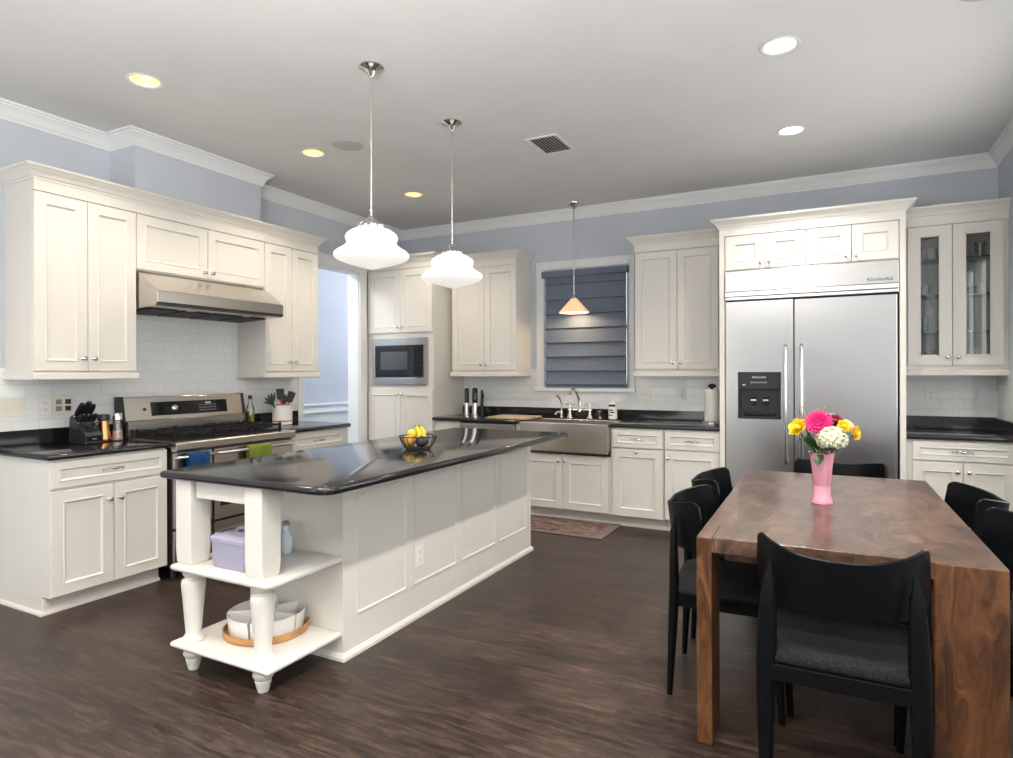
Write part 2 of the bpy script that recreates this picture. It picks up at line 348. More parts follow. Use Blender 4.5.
# ------------------------------------------------------------------ cabinets
def knob(parent, x, y, z):
    m4 = Matrix.Translation((x, y, z)) @ Matrix.Rotation(pi/2, 4, 'X')
    MB().lathe([(.011, 0), (.011, .003), (.006, .006), (.005, .013), (.010, .017), (.0145, .022), (.0135, .028), (.007, .032)], (0, 0, 0), 14, M4=m4).build('knob', 'nickel', parent, smooth=40)
def pull(parent, x, y, z, L=.105):
    mb = MB(); h = L/2
    pts = [(x-h, y, z-.004), (x-h+.006, y-.012, z-.002), (x-h+.025, y-.022, z+.004), (x-.016, y-.026, z+.002), (x, y-.028, z), (x+.016, y-.026, z+.002), (x+h-.025, y-.022, z+.004), (x+h-.006, y-.012, z-.002), (x+h, y, z-.004)]
    mb.tube(pts, [.005, .004, .0045, .006, .010, .006, .0045, .004, .005], 8)
    for s in (-1, 1): mb.ball((x+s*h, y-.003, z-.004), .008, 8)
    mb.build('pull_handle', 'nickel', parent, smooth=60)
def front(name, parent, x0, x1, z0, z1, yb, fw=.058, t=.02):
    """panelled cabinet front; its back lies on y = yb and it faces -y"""
    def rg(i, d): return [Vector((x0+i, yb-d, z0+i)), Vector((x1-i, yb-d, z0+i)), Vector((x1-i, yb-d, z1-i)), Vector((x0+i, yb-d, z1-i))]
    mb = MB(); mb.rings([rg(0, 0), rg(0, t-.002), rg(.002, t), rg(fw, t), rg(fw+.003, t+.004), rg(fw+.008, t+.003), rg(fw+.013, t-.008), rg(fw+.015, t-.009)])
    return mb.build(name, 'paint', parent)
def glassfront(parent, x0, x1, z0, z1, yb, fw=.07, t=.02):
    mb = MB(); mb.box(x0, x0+fw, yb-t, yb, z0, z1).box(x1-fw, x1, yb-t, yb, z0, z1).box(x0+fw, x1-fw, yb-t, yb, z0, z0+fw).box(x0+fw, x1-fw, yb-t, yb, z1-fw, z1)
    i = .008
    mb.box(x0+fw-.002, x0+fw+i, yb-t-.004, yb-t+.004, z0+fw-.002, z1-fw+.002).box(x1-fw-i, x1-fw+.002, yb-t-.004, yb-t+.004, z0+fw-.002, z1-fw+.002)
    mb.box(x0+fw, x1-fw, yb-t-.004, yb-t+.004, z0+fw-.002, z0+fw+i).box(x0+fw, x1-fw, yb-t-.004, yb-t+.004, z1-fw-i, z1-fw+.002)
    d = mb.build('door', 'paint', parent)
    MB().box(x0+fw-.001, x1-fw+.001, yb-.012, yb-.008, z0+fw-.001, z1-fw+.001).build('pane', 'pane', d)
    return d
def root(name, label, cat, wall, s, group=None):
    return thing(name, label, cat, (0, s, 0), pi/2, group) if wall == 'L' else thing(name, label, cat, (s, 0, 0), 0, group)
CAB = [(0, 2.512), (.005, 2.512), (.007, 2.524), (.015, 2.530), (.020, 2.542), (.031, 2.556), (.045, 2.566), (.050, 2.573), (.058, 2.576), (.063, 2.590), (0, 2.590)]
def doors(r, spec, yb, kz, fw=.058):
    """spec: list of (x0, x1, z0, z1, knob side -1/0/1)"""
    for x0, x1, z0, z1, s in spec:
        d = front('door', r, x0, x1, z0, z1, yb, fw)
        if s: knob(d, x1-.03 if s > 0 else x0+.03, yb-.02, kz)
g = 'cream cabinets along the stove wall'
# --- uppers on the stove wall: frame of reference starts at y = -3.985
UL = .32
r = root('wall_cabinet', 'tall cream two-door wall cabinet above the knife block', 'cabinet', 'L', -3.985)
MB().box(0, .608, -UL, -.001, 1.372, 2.512).build('body', 'paint', r, bevel=.002)
doors(r, [(.002, .298, 1.382, 2.442, 1), (.302, .608, 1.382, 2.442, -1)], -UL-.0005, 1.46)
w = MB(); w.box(-.014, .622, -UL-.034, -.001, 1.328, 1.372); w.build('light_rail', 'paint', r, bevel=.006)
MB().box(0, .609, -UL-.02, -UL, 2.448, 2.512).build('frieze', 'paint', r)
r = root('hood_cabinet', 'short cream two-door wall cabinet directly above the steel range hood', 'cabinet', 'L', -3.375)
MB().box(0, 1.072, -UL, -.001, 2.062, 2.512).build('body', 'paint', r, bevel=.002)
doors(r, [(.004, .541, 2.072, 2.440, 1), (.546, 1.072, 2.072, 2.440, -1)], -UL-.0005, 2.115)
MB().box(0, 1.074, -UL-.02, -UL, 2.448, 2.512).build('frieze', 'paint', r)
r = root('wall_cabinet', 'narrow cream two-door wall cabinet above the utensil crock', 'cabinet', 'L', -2.30)
MB().box(0, .60, -UL, -.001, 1.372, 2.512).build('body', 'paint', r, bevel=.002)
doors(r, [(.002, .288, 1.382, 2.442, 1), (.292, .60, 1.382, 2.442, -1)], -UL-.0005, 1.46)
MB().box(-.014, .614, -UL-.034, -.001, 1.328, 1.372).build('light_rail', 'paint', r, bevel=.006)
MB().box(0, .60, -UL-.02, -UL, 2.448, 2.512).build('frieze', 'paint', r)
mb = MB(); sweep(mb, [(.001, -3.985), (.34, -3.985), (.34, -1.70), (.001, -1.70)], CAB, left=False)
tag(mb.build('cabinet_crown', 'paint', smooth=25), 'long cream crown moulding running along the tops of the stove wall cabinets', 'moulding')
# --- bases on the stove wall
BD = .606
def base(name, label, wall, s, wdt, fronts, ends=(True, False), toe=.075):
    r = root(name, label, 'cabinet', wall, s)
    w = MB(); w.box(0, wdt, -BD, -.001, .105, .878); w.box(0, wdt, -BD+toe, -.001, 0, .106)
    w.build('body', 'paint', r, bevel=.002)
    return r
def shoe(r, pts):
    mb = MB(); sweep(mb, pts, [(0, 0), (.016, 0), (.016, .010), (.008, .020), (0, .022)], left=False); mb.build('shoe_moulding', 'paint', r)
r = base('base_cabinet', 'cream base cabinet with one drawer over two doors under the knife block', 'L', -4.04, .688, None)
shoe(r, [(0, -.01), (0, -BD+.075), (.688, -BD+.075)])
d = front('drawer', r, .004, .686, .718, .867, -BD, .036); pull(d, .345, -BD-.012, .795, .12)
doors(r, [(.004, .343, .112, .700, 1), (.348, .686, .112, .700, -1)], -BD, .612)
r = base('base_cabinet', 'cream base cabinet of drawers between range and hall opening', 'L', -2.275, .66, None)
MB().box(-.04, 0, -BD, -.001, 0, .878).build('filler', 'paint', r)
shoe(r, [(-.04, -BD+.075), (.66, -BD+.075), (.66, -.01)])
d = front('drawer', r, .004, .595, .728, .867, -BD, .036); pull(d, .30, -BD-.012, .80, .12)
doors(r, [(.004, .298, .112, .71, 1), (.302, .595, .112, .71, -1)], -BD, .65)
def bullnose(mb, poly, z0, z1, er=.015):
    """slab with rounded edges from a convex outline"""
    c = Vector((sum(p[0] for p in poly)/len(poly), sum(p[1] for p in poly)/len(poly)))
    def inset(d):
        n = len(poly); out = []
        for i in range(n):
            p0, p1, p2 = Vector(poly[i-1]), Vector(poly[i]), Vector(poly[(i+1) % n])
            a = (p1-p0).normalized(); b = (p2-p1).normalized(); na = Vector((-a.y, a.x)); nb = Vector((-b.y, b.x))
            o = (na+nb)/(1+na.dot(nb)); out.append(p1+o*d)
        return out
    rs = []
    for k in range(7):
        a = -pi/2+pi*k/6; d = er*(1-cos(a)); z = (z0+z1)/2+sin(a)*(z1-z0)/2
        rs.append([Vector((p.x, p.y, z)) for p in inset(d)])
    mb.rings(rs)
r = thing('countertop', 'black granite countertop with upstand beside the range carrying the knife block', 'countertop')
mb = MB(); bullnose(mb, [(.002, -4.062), (.628, -4.062), (.643, -4.047), (.643, -3.348), (.002, -3.348)], .879, .915); mb.build('slab', 'granite', r, smooth=50)
MB().box(.001, .022, -4.35, -3.348, .9, 1.014).build('upstand', 'granite', r, bevel=.002)
r = thing('countertop', 'short black granite countertop between range and hall opening under the crock', 'countertop')
mb = MB(); bullnose(mb, [(.002, -2.314), (.643, -2.314), (.643, -1.607), (.628, -1.592), (.002, -1.592)], .879, .915); mb.build('slab', 'granite', r, smooth=50)
MB().box(.001, .022, -2.314, -1.63, .9, 1.014).build('upstand', 'granite', r, bevel=.002)

# ------------------------------------------------------------------ range hood
r = thing('range_hood', 'stainless steel under-cabinet range hood above the gas range', 'range hood', (0, -3.368, 0), pi/2)
L = 1.070; F = .548
sec = [(-.014, 2.058), (-.335, 2.058), (-F, 1.915), (-F, 1.838), (-F+.02, 1.815), (-.014, 1.79)]
mb = MB(); mb.rings([[Vector((x, y, z)) for y, z in sec] for x in (0, L)]); mb.build('canopy', 'steelw', r, bevel=.004)
sl = (1.79-1.815)/(-.014+F-.02)
for i in range(4):
    x0 = .04+i*.252; q = MB()
    for yy0, yy1 in ((-.40, -.10),): 
        za = lambda y: 1.815+(y+F-.02)*sl
        q.rings([[Vector((x, yy0, za(yy0)-d)), Vector((x, yy1, za(yy1)-d)), Vector((x, yy1, za(yy1)-.002)), Vector((x, yy0, za(yy0)-.002))] for x, d in ((x0, .008), (x0+.225, .008))])
    q.build('filter', 'iron', r)
MB().box(.004, L-.004, -F-.002, -F+.016, 1.822, 1.838).build('lip', 'black', r)
for x in (.32, .80): MB().lathe([(.03, 0), (.03, .006), (.02, .008)], (x, -.44, 1.805), 16).build('lamp_lens', 'grille', r)

# ------------------------------------------------------------------ gas range
r = thing('gas_range', 'wide stainless steel gas range with two oven doors and black grates', 'range', (0, -3.338, 0), pi/2)
L = 1.020; D = .645
w = MB(); w.box(0, L, -D, -.03, .09, .875); w.build('body', 'black', r)
w = MB(); sec = [(-.035, .92), (-D-.045, .912), (-D-.055, .904), (-D-.055, .862), (-D-.035, .850), (-.035, .850)]
w.rings([[Vector((x, y, z)) for y, z in sec] for x in (0, L)]); w.build('cooktop', 'steelw', r, bevel=.004)
MB().box(.05, L-.04, -D+.05, -.13, .914, .924).build('burner_well', 'iron', r, bevel=.003)
sec = [(-.04, .92), (-.145, .92), (-.145, 1.03), (-.12, 1.03), (-.09, 1.197), (-.04, 1.197)]
w = MB(); w.rings([[Vector((x, y, z)) for y, z in sec] for x in (.018, L-.018)]); bgd = w.build('backguard', 'steelw', r, bevel=.003)
sec2 = [(-.026, .92), (-.155, .92), (-.155, 1.03), (-.128, 1.035), (-.096, 1.201), (-.026, 1.201)]
for x0, x1 in ((0, .018), (L-.018, L)):
    w = MB(); w.rings([[Vector((x, y, z)) for y, z in sec2] for x in (x0, x1)]); w.build('end_cap', 'black', bgd)
tl = math.atan2(.03, .167)
m4 = Matrix.Translation((0, -.1065, 1.107)) @ Matrix.Rotation(-tl, 4, 'X')
MB().box(.215, .850, -.004, .006, -.05, .05, m4).build('display', 'blackgloss', bgd)
MB().lathe([(.026, 0), (.026, .004), (.021, .016), (.018, .018)], (0, 0, 0), 20, M4=m4 @ Matrix.Translation((.39, -.004, 0)) @ Matrix.Rotation(pi/2, 4, 'X')).build('control_knob', 'bright', bgd, smooth=40)
w = MB()
for i in range(7):
    for j in range(3): w.box(.60+i*.022, .612+i*.022, -.0052, -.003, -.03+j*.02, -.024+j*.02, m4)
w.build('buttons', 'grey', bgd)
MB().box(.655, .705, -.0053, -.003, .022, .036, m4).build('clock', 'bright', bgd)
MB().lathe([(.011, 0), (.011, .003)], (0, 0, 0), 12, M4=m4 @ Matrix.Translation((.165, -.003, 0)) @ Matrix.Rotation(pi/2, 4, 'X')).build('badge', 'black', bgd)
burn = [(.19, -.50), (.19, -.25), (.52, -.38), (.84, -.50), (.84, -.25)]
for bx, by in burn: MB().lathe([(.05, .922), (.05, .93), (.036, .934), (.034, .944), (.014, .946)], (bx, by, 0), 20).build('burner', 'iron', r, smooth=40)
def bars(name, x0, x1, y0, y1):
    w = MB(); z = .966; t = .008
    for y in (y0, y1): w.box(x0, x1, y-t, y+t, z-.012, z)
    for x in (x0, x1): w.box(x-t, x+t, y0, y1, z-.012, z)
    w.box(x0, x1, (y0+y1)/2-t, (y0+y1)/2+t, z-.012, z+.002)
    for k in range(1, 4):
        x = x0+(x1-x0)*k/4; w.box(x-t*.7, x+t*.7, y0, y1, z-.012, z+.006)
    for k in (1, 3):
        y = y0+(y1-y0)*k/4; w.box(x0, x1, y-t*.7, y+t*.7, z-.012, z+.006)
    for x in (x0, x1):
        for y in (y0, (y0+y1)/2, y1): w.box(x-t, x+t, y-t, y+t, .915, z+.01)
    w.build(name, 'iron', r)
for x0, x1 in ((.065, .345), (.355, .665), (.675, .955)): bars('grate', x0, x1, -D+.05, -.18)
def hbar(parent, x0, x1, y, z, rad=.0115):
    w = MB(); w.tube([(x0, y+.045, z), (x0+.004, y+.012, z), (x0+.022, y, z), (x1-.022, y, z), (x1-.004, y+.012, z), (x1, y+.045, z)], rad, 12); return w.build('handle', 'bright', parent, smooth=60)
def odoor(x0, x1, z0, z1, win):
    d = MB().box(x0, x1, -D-.03, -D, z0, z1).build('oven_door', 'steelw', r, bevel=.004)
    if win: MB().box(x0+.05, x1-.05, -D-.033, -D-.028, z0+.09, z1-.12).build('oven_window', 'blackgloss', d)
    hbar(d, x0+.012, x1-.012, -D-.075, z1-.028)
odoor(.004, .285, .345, .842, True); odoor(.30, L-.004, .345, .842, True)
for x0, x1 in ((.004, .285), (.30, L-.004)):
    d = MB().box(x0, x1, -D-.026, -D, .11, .33).build('drawer', 'steelw', r, bevel=.004)
    if x1 > .5: hbar(d, x0+.02, x1-.02, -D-.07, .245)
for x in (.05, L-.05): MB().lathe([(.02, 0), (.02, .095)], (x, -D+.06, 0), 12).build('foot', 'black', r)
# towels over the oven handles
def towel(name, label, m, y0, y1, zlow):
    X0 = .72; top = .826+.012
    def pth(t):   # t 0..1: behind up and over
        return t
    prof = []
    for z in (zlow+.03, .79, .822): prof.append((X0-.016, z))
    for k in range(7): a = pi-pi*k/6; prof.append((X0+cos(a)*.016, .826-.012+.002+sin(a)*.016+.008))
    for z in (.80, .775, zlow): prof.append((X0+.018, z))
    mb = MB(); n = 12; outer = []; inner = []
    for i, (x, z) in enumerate(prof):
        pass
    rows = []
    for k in range(n+1):
        y = y0+(y1-y0)*k/n; wv = .003*sin(k*1.3)
        ring = [Vector((x+(wv if x > X0 else -wv)*.8, y, z)) for x, z in prof]
        inn = [Vector((X0+(x-X0)*.70+(wv if x > X0 else -wv)*.8, y, z-(.005 if i in range(3, 10) else 0))) for i, (x, z) in enumerate(prof)]
        rows.append(ring+list(reversed(inn)))
    mb.rings(rows)
    tag(mb.build(name, m, smooth=50), label, 'towel')
towel('dish_towel', 'dark blue terry towel hung over the smaller oven door handle', 'towelb', -3.272, -3.118, .715)
towel('dish_towel', 'lime green terry towel hung over the wide oven door handle', 'towelg', -2.793, -2.592, .715)

# ------------------------------------------------------------------ tall oven cabinet with microwave, back wall
TD = .61
r = root('pantry_cabinet', 'tall cream corner cabinet built around the microwave', 'cabinet', 'B', 0.012)
w = MB(); w.box(0, .845, -TD, -.001, .105, 1.235).box(0, .845, -TD, -.001, 1.735, 2.512).box(0, .075, -TD, -.001, 1.235, 1.735).box(.785, .845, -TD, -.001, 1.235, 1.735).box(.07, .79, -.1, -.001, 1.235, 1.735)
w.box(0, .845, -TD+.075, -.001, 0, .106); w.build('body', 'paint', r)
doors(r, [(.012, .438, 1.790, 2.452, 1), (.442, .842, 1.790, 2.452, -1)], -TD, 1.845)
doors(r, [(.012, .438, .112, 1.194, 1), (.442, .842, .112, 1.194, -1)], -TD, 1.14)
MB().box(0, .845, -TD-.02, -TD, 2.458, 2.512).build('frieze', 'paint', r)
mb = MB(); sweep(mb, [(0, -.63), (.845, -.63), (.845, -.43)], CAB, left=False); mb.build('crown', 'paint', r, smooth=25)
r = thing('microwave', 'built-in stainless steel microwave in the tall corner cabinet', 'microwave', (.012, 0, 0))
MB().box(.09, .77, -TD+.004, -.11, 1.25, 1.72).build('case', 'iron', r)
w = MB(); w.box(.076, .785, -TD-.026, -TD-.001, 1.655, 1.730).box(.076, .785, -TD-.026, -TD-.001, 1.238, 1.315).box(.076, .112, -TD-.026, -TD-.001, 1.315, 1.655).box(.738, .785, -TD-.026, -TD-.001, 1.315, 1.655)
w.build('trim_kit', 'steel', r, bevel=.003)
d = MB().box(.114, .60, -TD-.03, -TD, 1.317, 1.653).build('door', 'blackgloss', r, bevel=.004)
MB().box(.19, .54, -TD-.032, -TD-.029, 1.40, 1.59).build('viewing_window', 'mwglass', d)
p = MB().box(.602, .736, -TD-.03, -TD, 1.317, 1.653).build('control_panel', 'blackgloss', r, bevel=.004)
MB().box(.625, .715, -TD-.032, -TD-.029, 1.58, 1.62).build('clock', 'iron', p)
w = MB()
for i in range(3):
    for j in range(5): w.box(.628+i*.03, .65+i*.03, -TD-.0315, -TD-.029, 1.375+j*.036, 1.395+j*.036)
w.build('buttons', 'iron', p)
# --- upper cabinet between tall cabinet and window
r = root('wall_cabinet', 'cream two-door wall cabinet between the tall corner cabinet and the window', 'cabinet', 'B', .862)
MB().box(0.04, .81, -UL, -.001, 1.372, 2.512).box(0, .04, -UL+.06, -.001, 1.330, 2.512).build('body', 'paint', r, bevel=.002)
doors(r, [(.052, .439, 1.392, 2.45, 1), (.443, .808, 1.392, 2.45, -1)], -UL-.0005, 1.45)
MB().box(.030, .826, -UL-.034, -.001, 1.325, 1.372).build('light_rail', 'paint', r, bevel=.006)
MB().box(.04, .81, -UL-.02, -UL, 2.455, 2.512).build('frieze', 'paint', r)
mb = MB(); sweep(mb, [(0, -.34), (.81, -.34), (.81, -.001)], CAB, left=False); mb.build('crown', 'paint', r, smooth=25)
r = root('wall_cabinet', 'cream two-door wall cabinet between the window and the refrigerator', 'cabinet', 'B', 2.884)
MB().box(0, .785, -UL, -.001, 1.372, 2.512).build('body', 'paint', r, bevel=.002)
doors(r, [(.002, .380, 1.392, 2.448, 1), (.384, .732, 1.392, 2.448, -1)], -UL-.0005, 1.45)
MB().box(-.014, .785, -UL-.034, -.001, 1.325, 1.372).build('light_rail', 'paint', r, bevel=.006)
MB().box(0, .785, -UL-.02, -UL, 2.454, 2.512).build('frieze', 'paint', r)
mb = MB(); sweep(mb, [(0, -.001), (0, -.34), (.785, -.34)], CAB, left=False); mb.build('crown', 'paint', r, smooth=25)
# --- back wall bases
r = root('base_cabinet', 'narrow cream base cabinet between tall corner cabinet and dishwasher', 'cabinet', 'B', .86)
w = MB(); w.box(0, .318, -BD+.02, -.001, .105, .878).box(0, .318, -BD+.075, -.001, 0, .106); w.build('body', 'paint', r)
d = front('drawer', r, .05, .31, .73, .867, -BD+.02, .03); doors(r, [(.05, .31, .112, .715, 1)], -BD+.02, .66)
r = root('dishwasher', 'stainless steel dishwasher between the sink and narrow base cabinet', 'dishwasher', 'B', 1.182)
MB().box(0, .618, -BD, -.05, .1, .872).build('body', 'black', r)
MB().box(.004, .614, -BD-.03, -BD, .12, .74).build('door', 'steel', r, bevel=.004)
c_ = MB().box(.004, .614, -BD-.034, -BD, .745, .868).build('control_panel', 'steel', r, bevel=.004)
w = MB()
for i in range(6): w.box(.36+i*.035, .38+i*.035, -BD-.037, -BD-.033, .80, .82)
w.build('buttons', 'bright', c_)
hb = MB(); hb.tube([(.08, -BD-.02, .70), (.085, -BD-.06, .70), (.11, -BD-.065, .70), (.51, -BD-.065, .70), (.535, -BD-.06, .70), (.54, -BD-.02, .70)], .01, 10); hb.build('handle', 'bright', r, smooth=60)
MB().box(.02, .60, -BD+.06, -BD+.07, .0, .1).build('kick_plate', 'black', r)
r = root('sink_cabinet', 'cream two-door base cabinet under the steel apron sink', 'cabinet', 'B', 1.802)
w = MB(); w.box(0, .952, -BD, -.001, .105, .61).box(0, .064, -BD, -.001, .61, .878).box(.940, .952, -BD, -.001, .61, .878).box(0, .952, -BD+.075, -.001, 0, .106); w.build('body', 'paint', r)
doors(r, [(.07, .482, .112, .602, 1), (.486, .922, .112, .602, -1)], -BD-.0005, .555)
r = root('base_cabinet', 'cream base cabinet with drawer over a pull-out front beside the sink', 'cabinet', 'B', 2.758)
w = MB(); w.box(0, .452, -BD, -.001, .105, .878).box(0, .452, -BD+.075, -.001, 0, .106); w.build('body', 'paint', r)
d = front('drawer', r, .005, .446, .708, .864, -BD-.006, .038); pull(d, .225, -BD-.018, .785)
d = front('pull_out_front', r, .005, .446, .108, .695, -BD-.006, .062); knob(d, .225, -BD-.026, .672)
r = root('base_cabinet', 'cream base cabinet with drawer over a door against the refrigerator', 'cabinet', 'B', 3.214)
w = MB(); w.box(0, .456, -BD, -.001, .105, .878).box(0, .456, -BD+.075, -.001, 0, .106); w.build('body', 'paint', r)
d = front('drawer', r, .007, .454, .710, .864, -BD, .038); pull(d, .23, -BD-.012, .785)
doors(r, [(.007, .454, .112, .697, -1)], -BD, .635, .062)
mb = MB(); sweep(mb, [(.86, -BD+.073), (3.67, -BD+.073)], [(0, 0), (.014, 0), (.014, .012), (.006, .026), (0, .028)], left=False)
tag(mb.build('shoe_moulding', 'paint'), 'cream strip of shoe moulding along the floor under the sink wall cabinets', 'moulding')
# --- countertop with sink cut-out
SX0, SX1 = 1.873, 2.738
r = thing('countertop', 'long black granite countertop with upstand running either side of the sink', 'countertop')
mb = MB(); bullnose(mb, [(.860, -.643), (SX0-.003, -.643), (SX0-.003, -.003), (.860, -.003)], .879, .915, .012)
bullnose(mb, [(SX1+.003, -.643), (3.671, -.643), (3.671, -.003), (SX1+.003, -.003)], .879, .915, .012)
mb.box(SX0-.02, SX1+.02, -.17, -.003, .880, .915); mb.build('slab', 'granite', r, smooth=50)
MB().box(.858, 3.671, -.034, -.0125, .915, 1.003).build('upstand', 'granite', r, bevel=.002)
r = thing('farmhouse_sink', 'stainless steel apron-front sink set in the black countertop under the window', 'sink')
w = MB(); w.box(SX0, SX1, -.685, -.66, .64, .905).box(SX0, SX0+.014, -.665, -.18, .66, .905).box(SX1-.014, SX1, -.665, -.18, .66, .905).box(SX0, SX1, -.19, -.176, .66, .905).box(SX0, SX1, -.67, -.176, .66, .674)
w.build('basin', 'steelw', r, bevel=.006)
MB().lathe([(.045, .674), (.045, .678), (.02, .679)], ((SX0+SX1)/2, -.42, 0), 20).build('drain', 'bright', r)
# faucet
FXc = 2.258; FYc = -.105; Z0 = .915
r = thing('bridge_faucet', 'polished nickel bridge faucet with two handles behind the steel sink', 'faucet', (FXc, FYc, Z0))
w = MB()
for s in (-1, 1):
    w.lathe([(.034, 0), (.034, .004), (.026, .016), (.016, .034), (.015, .06), (.022, .068), (.022, .088), (.014, .10), (.014, .125)], (s*.105, 0, 0), 16)
w.tube([(-.105, 0, .078), (.105, 0, .078)], .013, 10); w.build('bridge', 'nickel', r, smooth=40)
w = MB(); w.lathe([(.018, .06), (.018, .09), (.012, .10)], (0, 0, 0), 14)
w.tube([(0, 0, .085), (0, .0, .16), (-.01, -.005, .20), (-.022, -.04, .26), (-.03, -.09, .285), (-.04, -.14, .262), (-.043, -.15, .235)], [.016, .015, .014, .013, .013, .013, .016], 12); w.build('spout', 'nickel', r, smooth=60)
for s in (-1, 1):
    w = MB(); w.lathe([(.013, .12), (.016, .128), (.013, .14), (.005, .146)], (s*.105, 0, 0), 14); w.tube([(s*.105-.045, -.004, .136), (s*.105+.045, .004, .136)], .007, 8)
    w.ball((s*.105-.045, -.004, .136), .008, 8); w.ball((s*.105+.045, .004, .136), .008, 8); w.build('handle', 'nickel', r, smooth=50)
r = thing('water_tap', 'small nickel gooseneck drinking water tap at the end of the bridge faucet', 'faucet', (2.062, -.10, Z0))
w = MB(); w.lathe([(.020, 0), (.020, .005), (.012, .015), (.012, .06), (.009, .07)], (0, 0, 0), 14); w.tube([(0, 0, .06), (0, 0, .13), (-.006, -.005, .17), (-.024, -.02, .205), (-.042, -.04, .218)], .011, 10); w.build('spout', 'nickel', r, smooth=50)
w = MB(); w.tube([(0, 0, .045), (-.04, -.012, .052), (-.06, -.02, .025)], [.010, .009, .011], 10); w.build('lever', 'nickel', r, smooth=50)
r = thing('soap_dispenser', 'low nickel soap pump at the window end of the bridge faucet', 'soap dispenser', (2.468, -.10, Z0))
MB().lathe([(.018, 0), (.018, .005), (.010, .012), (.010, .05), (.014, .056), (.014, .07), (.006, .075)], (0, 0, 0), 14).build('pump', 'nickel', r, smooth=40)
w = MB(); w.tube([(0, 0, .068), (0, -.02, .074), (0, -.06, .068)], .005, 8); w.build('nozzle', 'nickel', r, smooth=60)
r = thing('soap_bottle', 'white pump soap bottle with dark print behind the sink', 'soap bottle', (2.615, -.155, Z0+.001))
MB().lathe([(.038, 0), (.042, .004), (.042, .15), (.036, .163), (.014, .170)], (0, 0, 0), 20).build('bottle', 'ceramic', r, smooth=40)
w = MB()
for z, h, a0, a1 in ((.12, .022, -2.5, -.7), (.082, .012, -2.3, -1.2), (.060, .014, -2.0, -.9), (.035, .01, -2.4, -1.3)):
    k = 8; w.rings([[Vector((cos(a0+(a1-a0)*i/k)*.0425, sin(a0+(a1-a0)*i/k)*.0425, zz)) for i in range(k+1)] for zz in (z, z+h)], cap=False, closed=False)
w.build('printing', 'black', r)
w = MB(); w.lathe([(.013, .165), (.013, .178), (.005, .18), (.005, .20), (.012, .202), (.012, .21)], (0, 0, 0), 12); w.tube([(0, 0, .206), (-.035, -.01, .202)], .004, 8); w.build('pump', 'white', r, smooth=40)
# board, canister things, paper towel
r = MB().box(1.48, 1.91, -.60, -.24, .9155, .935).build('cutting_board', 'board', bevel=.004); tag(r, 'flat maple cutting board lying on the black countertop over the dishwasher', 'cutting board')
def opener(name, label, x, y, h, rad, m1, m2):
    r = thing(name, label, 'kitchen gadget', (x, y, Z0+.001))
    MB().lathe([(rad*1.25, 0), (rad*1.25, .012), (rad*.9, .018), (rad*.82, h*.45)], (0, 0, 0), 20).build('base', m1, r, smooth=40)
    MB().lathe([(rad*.82, h*.45), (rad*.86, h*.55), (rad*.86, h*.95), (rad*.6, h)], (0, 0, 0), 20).build('grip', m2, r, smooth=40)
opener('electric_opener', 'slim steel and black upright gadget against the tall corner cabinet', 1.02, -.22, .285, .030, 'bright', 'black')
opener('electric_opener', 'slim black-topped steel gadget standing nearer the cutting board', 1.15, -.27, .29, .034, 'nickel', 'blackgloss')
r = thing('can_opener', 'black handled can opener standing behind the slim steel gadgets', 'kitchen gadget', (1.165, -.15, Z0+.001))
w = MB(); w.tube([(0, 0, 0), (0, 0, .12), (.006, 0, .20), (0, 0, .265)], [.022, .016, .017, .012], 12); w.build('handle', 'black', r, smooth=60)
MB().ball((.018, -.01, .20), .024, 12, (.6, .6, 1.2)).build('cutter_head', 'iron', r, smooth=60)
r = thing('paper_towel_holder', 'upright steel paper towel holder on the countertop against the refrigerator panel', 'paper towel holder', (3.556, -.30, Z0+.001))
MB().lathe([(.088, 0), (.088, .012), (.078, .02), (.01, .022)], (0, 0, 0), 28).build('base', 'bright', r, smooth=40)
MB().lathe([(.009, .02), (.009, .30), (.015, .31), (.035, .318), (.036, .334), (.02, .345), (.006, .348)], (0, 0, 0), 16).build('post', 'black', r, smooth=40)
mb = MB(); mb.lathe([(.062, .026), (.063, .03), (.063, .295), (.062, .30), (.022, .30), (.022, .026)], (3.556, -.30, Z0), 28, cap=False)
bmesh.ops.remove_doubles(mb.bm, verts=mb.bm.verts, dist=1e-6)
tag(mb.build('paper_towel_roll', 'ceramic', smooth=40), 'white paper towel roll slipped over the upright holder', 'paper towel')

# ------------------------------------------------------------------ refrigerator wall
r = thing('refrigerator_enclosure', 'tall cream surround with four small doors enclosing the refrigerator', 'cabinet')
FD = .655
w = MB(); w.box(3.674, 3.714, -FD-.004, -.001, 0, 2.512); w.box(4.917, 4.955, -FD-.004, -.001, 0, 2.512); w.build('side_panels', 'paint', r, bevel=.002)
MB().box(3.714, 4.917, -FD+.016, -.001, 2.172, 2.512).build('body', 'paint', r)
for x0, x1, s in ((3.722, 4.017, 1), (4.021, 4.305, -1), (4.321, 4.611, 1), (4.616, 4.912, -1)):
    d = front('door', r, x0, x1, 2.182, 2.452, -FD+.016, .062); knob(d, x1-.03 if s > 0 else x0+.03, -FD-.004, 2.222)
MB().box(3.674, 4.955, -FD-.006, -FD+.017, 2.458, 2.512).build('frieze', 'paint', r)
mb = MB(); sweep(mb, [(3.672, -.425), (3.672, -FD-.006), (4.957, -FD-.006), (4.957, -.425)], CAB, left=False); mb.build('crown', 'paint', r, smooth=25)
r = thing('refrigerator', 'wide side-by-side stainless steel refrigerator with black ice dispenser', 'refrigerator')
MB().box(3.72, 4.911, -.61, -.03, .02, 2.165).build('case', 'iron', r)
gr = MB().box(3.720, 4.912, -.668, -.61, 2.004, 2.170).build('grille', 'steel', r, bevel=.003)
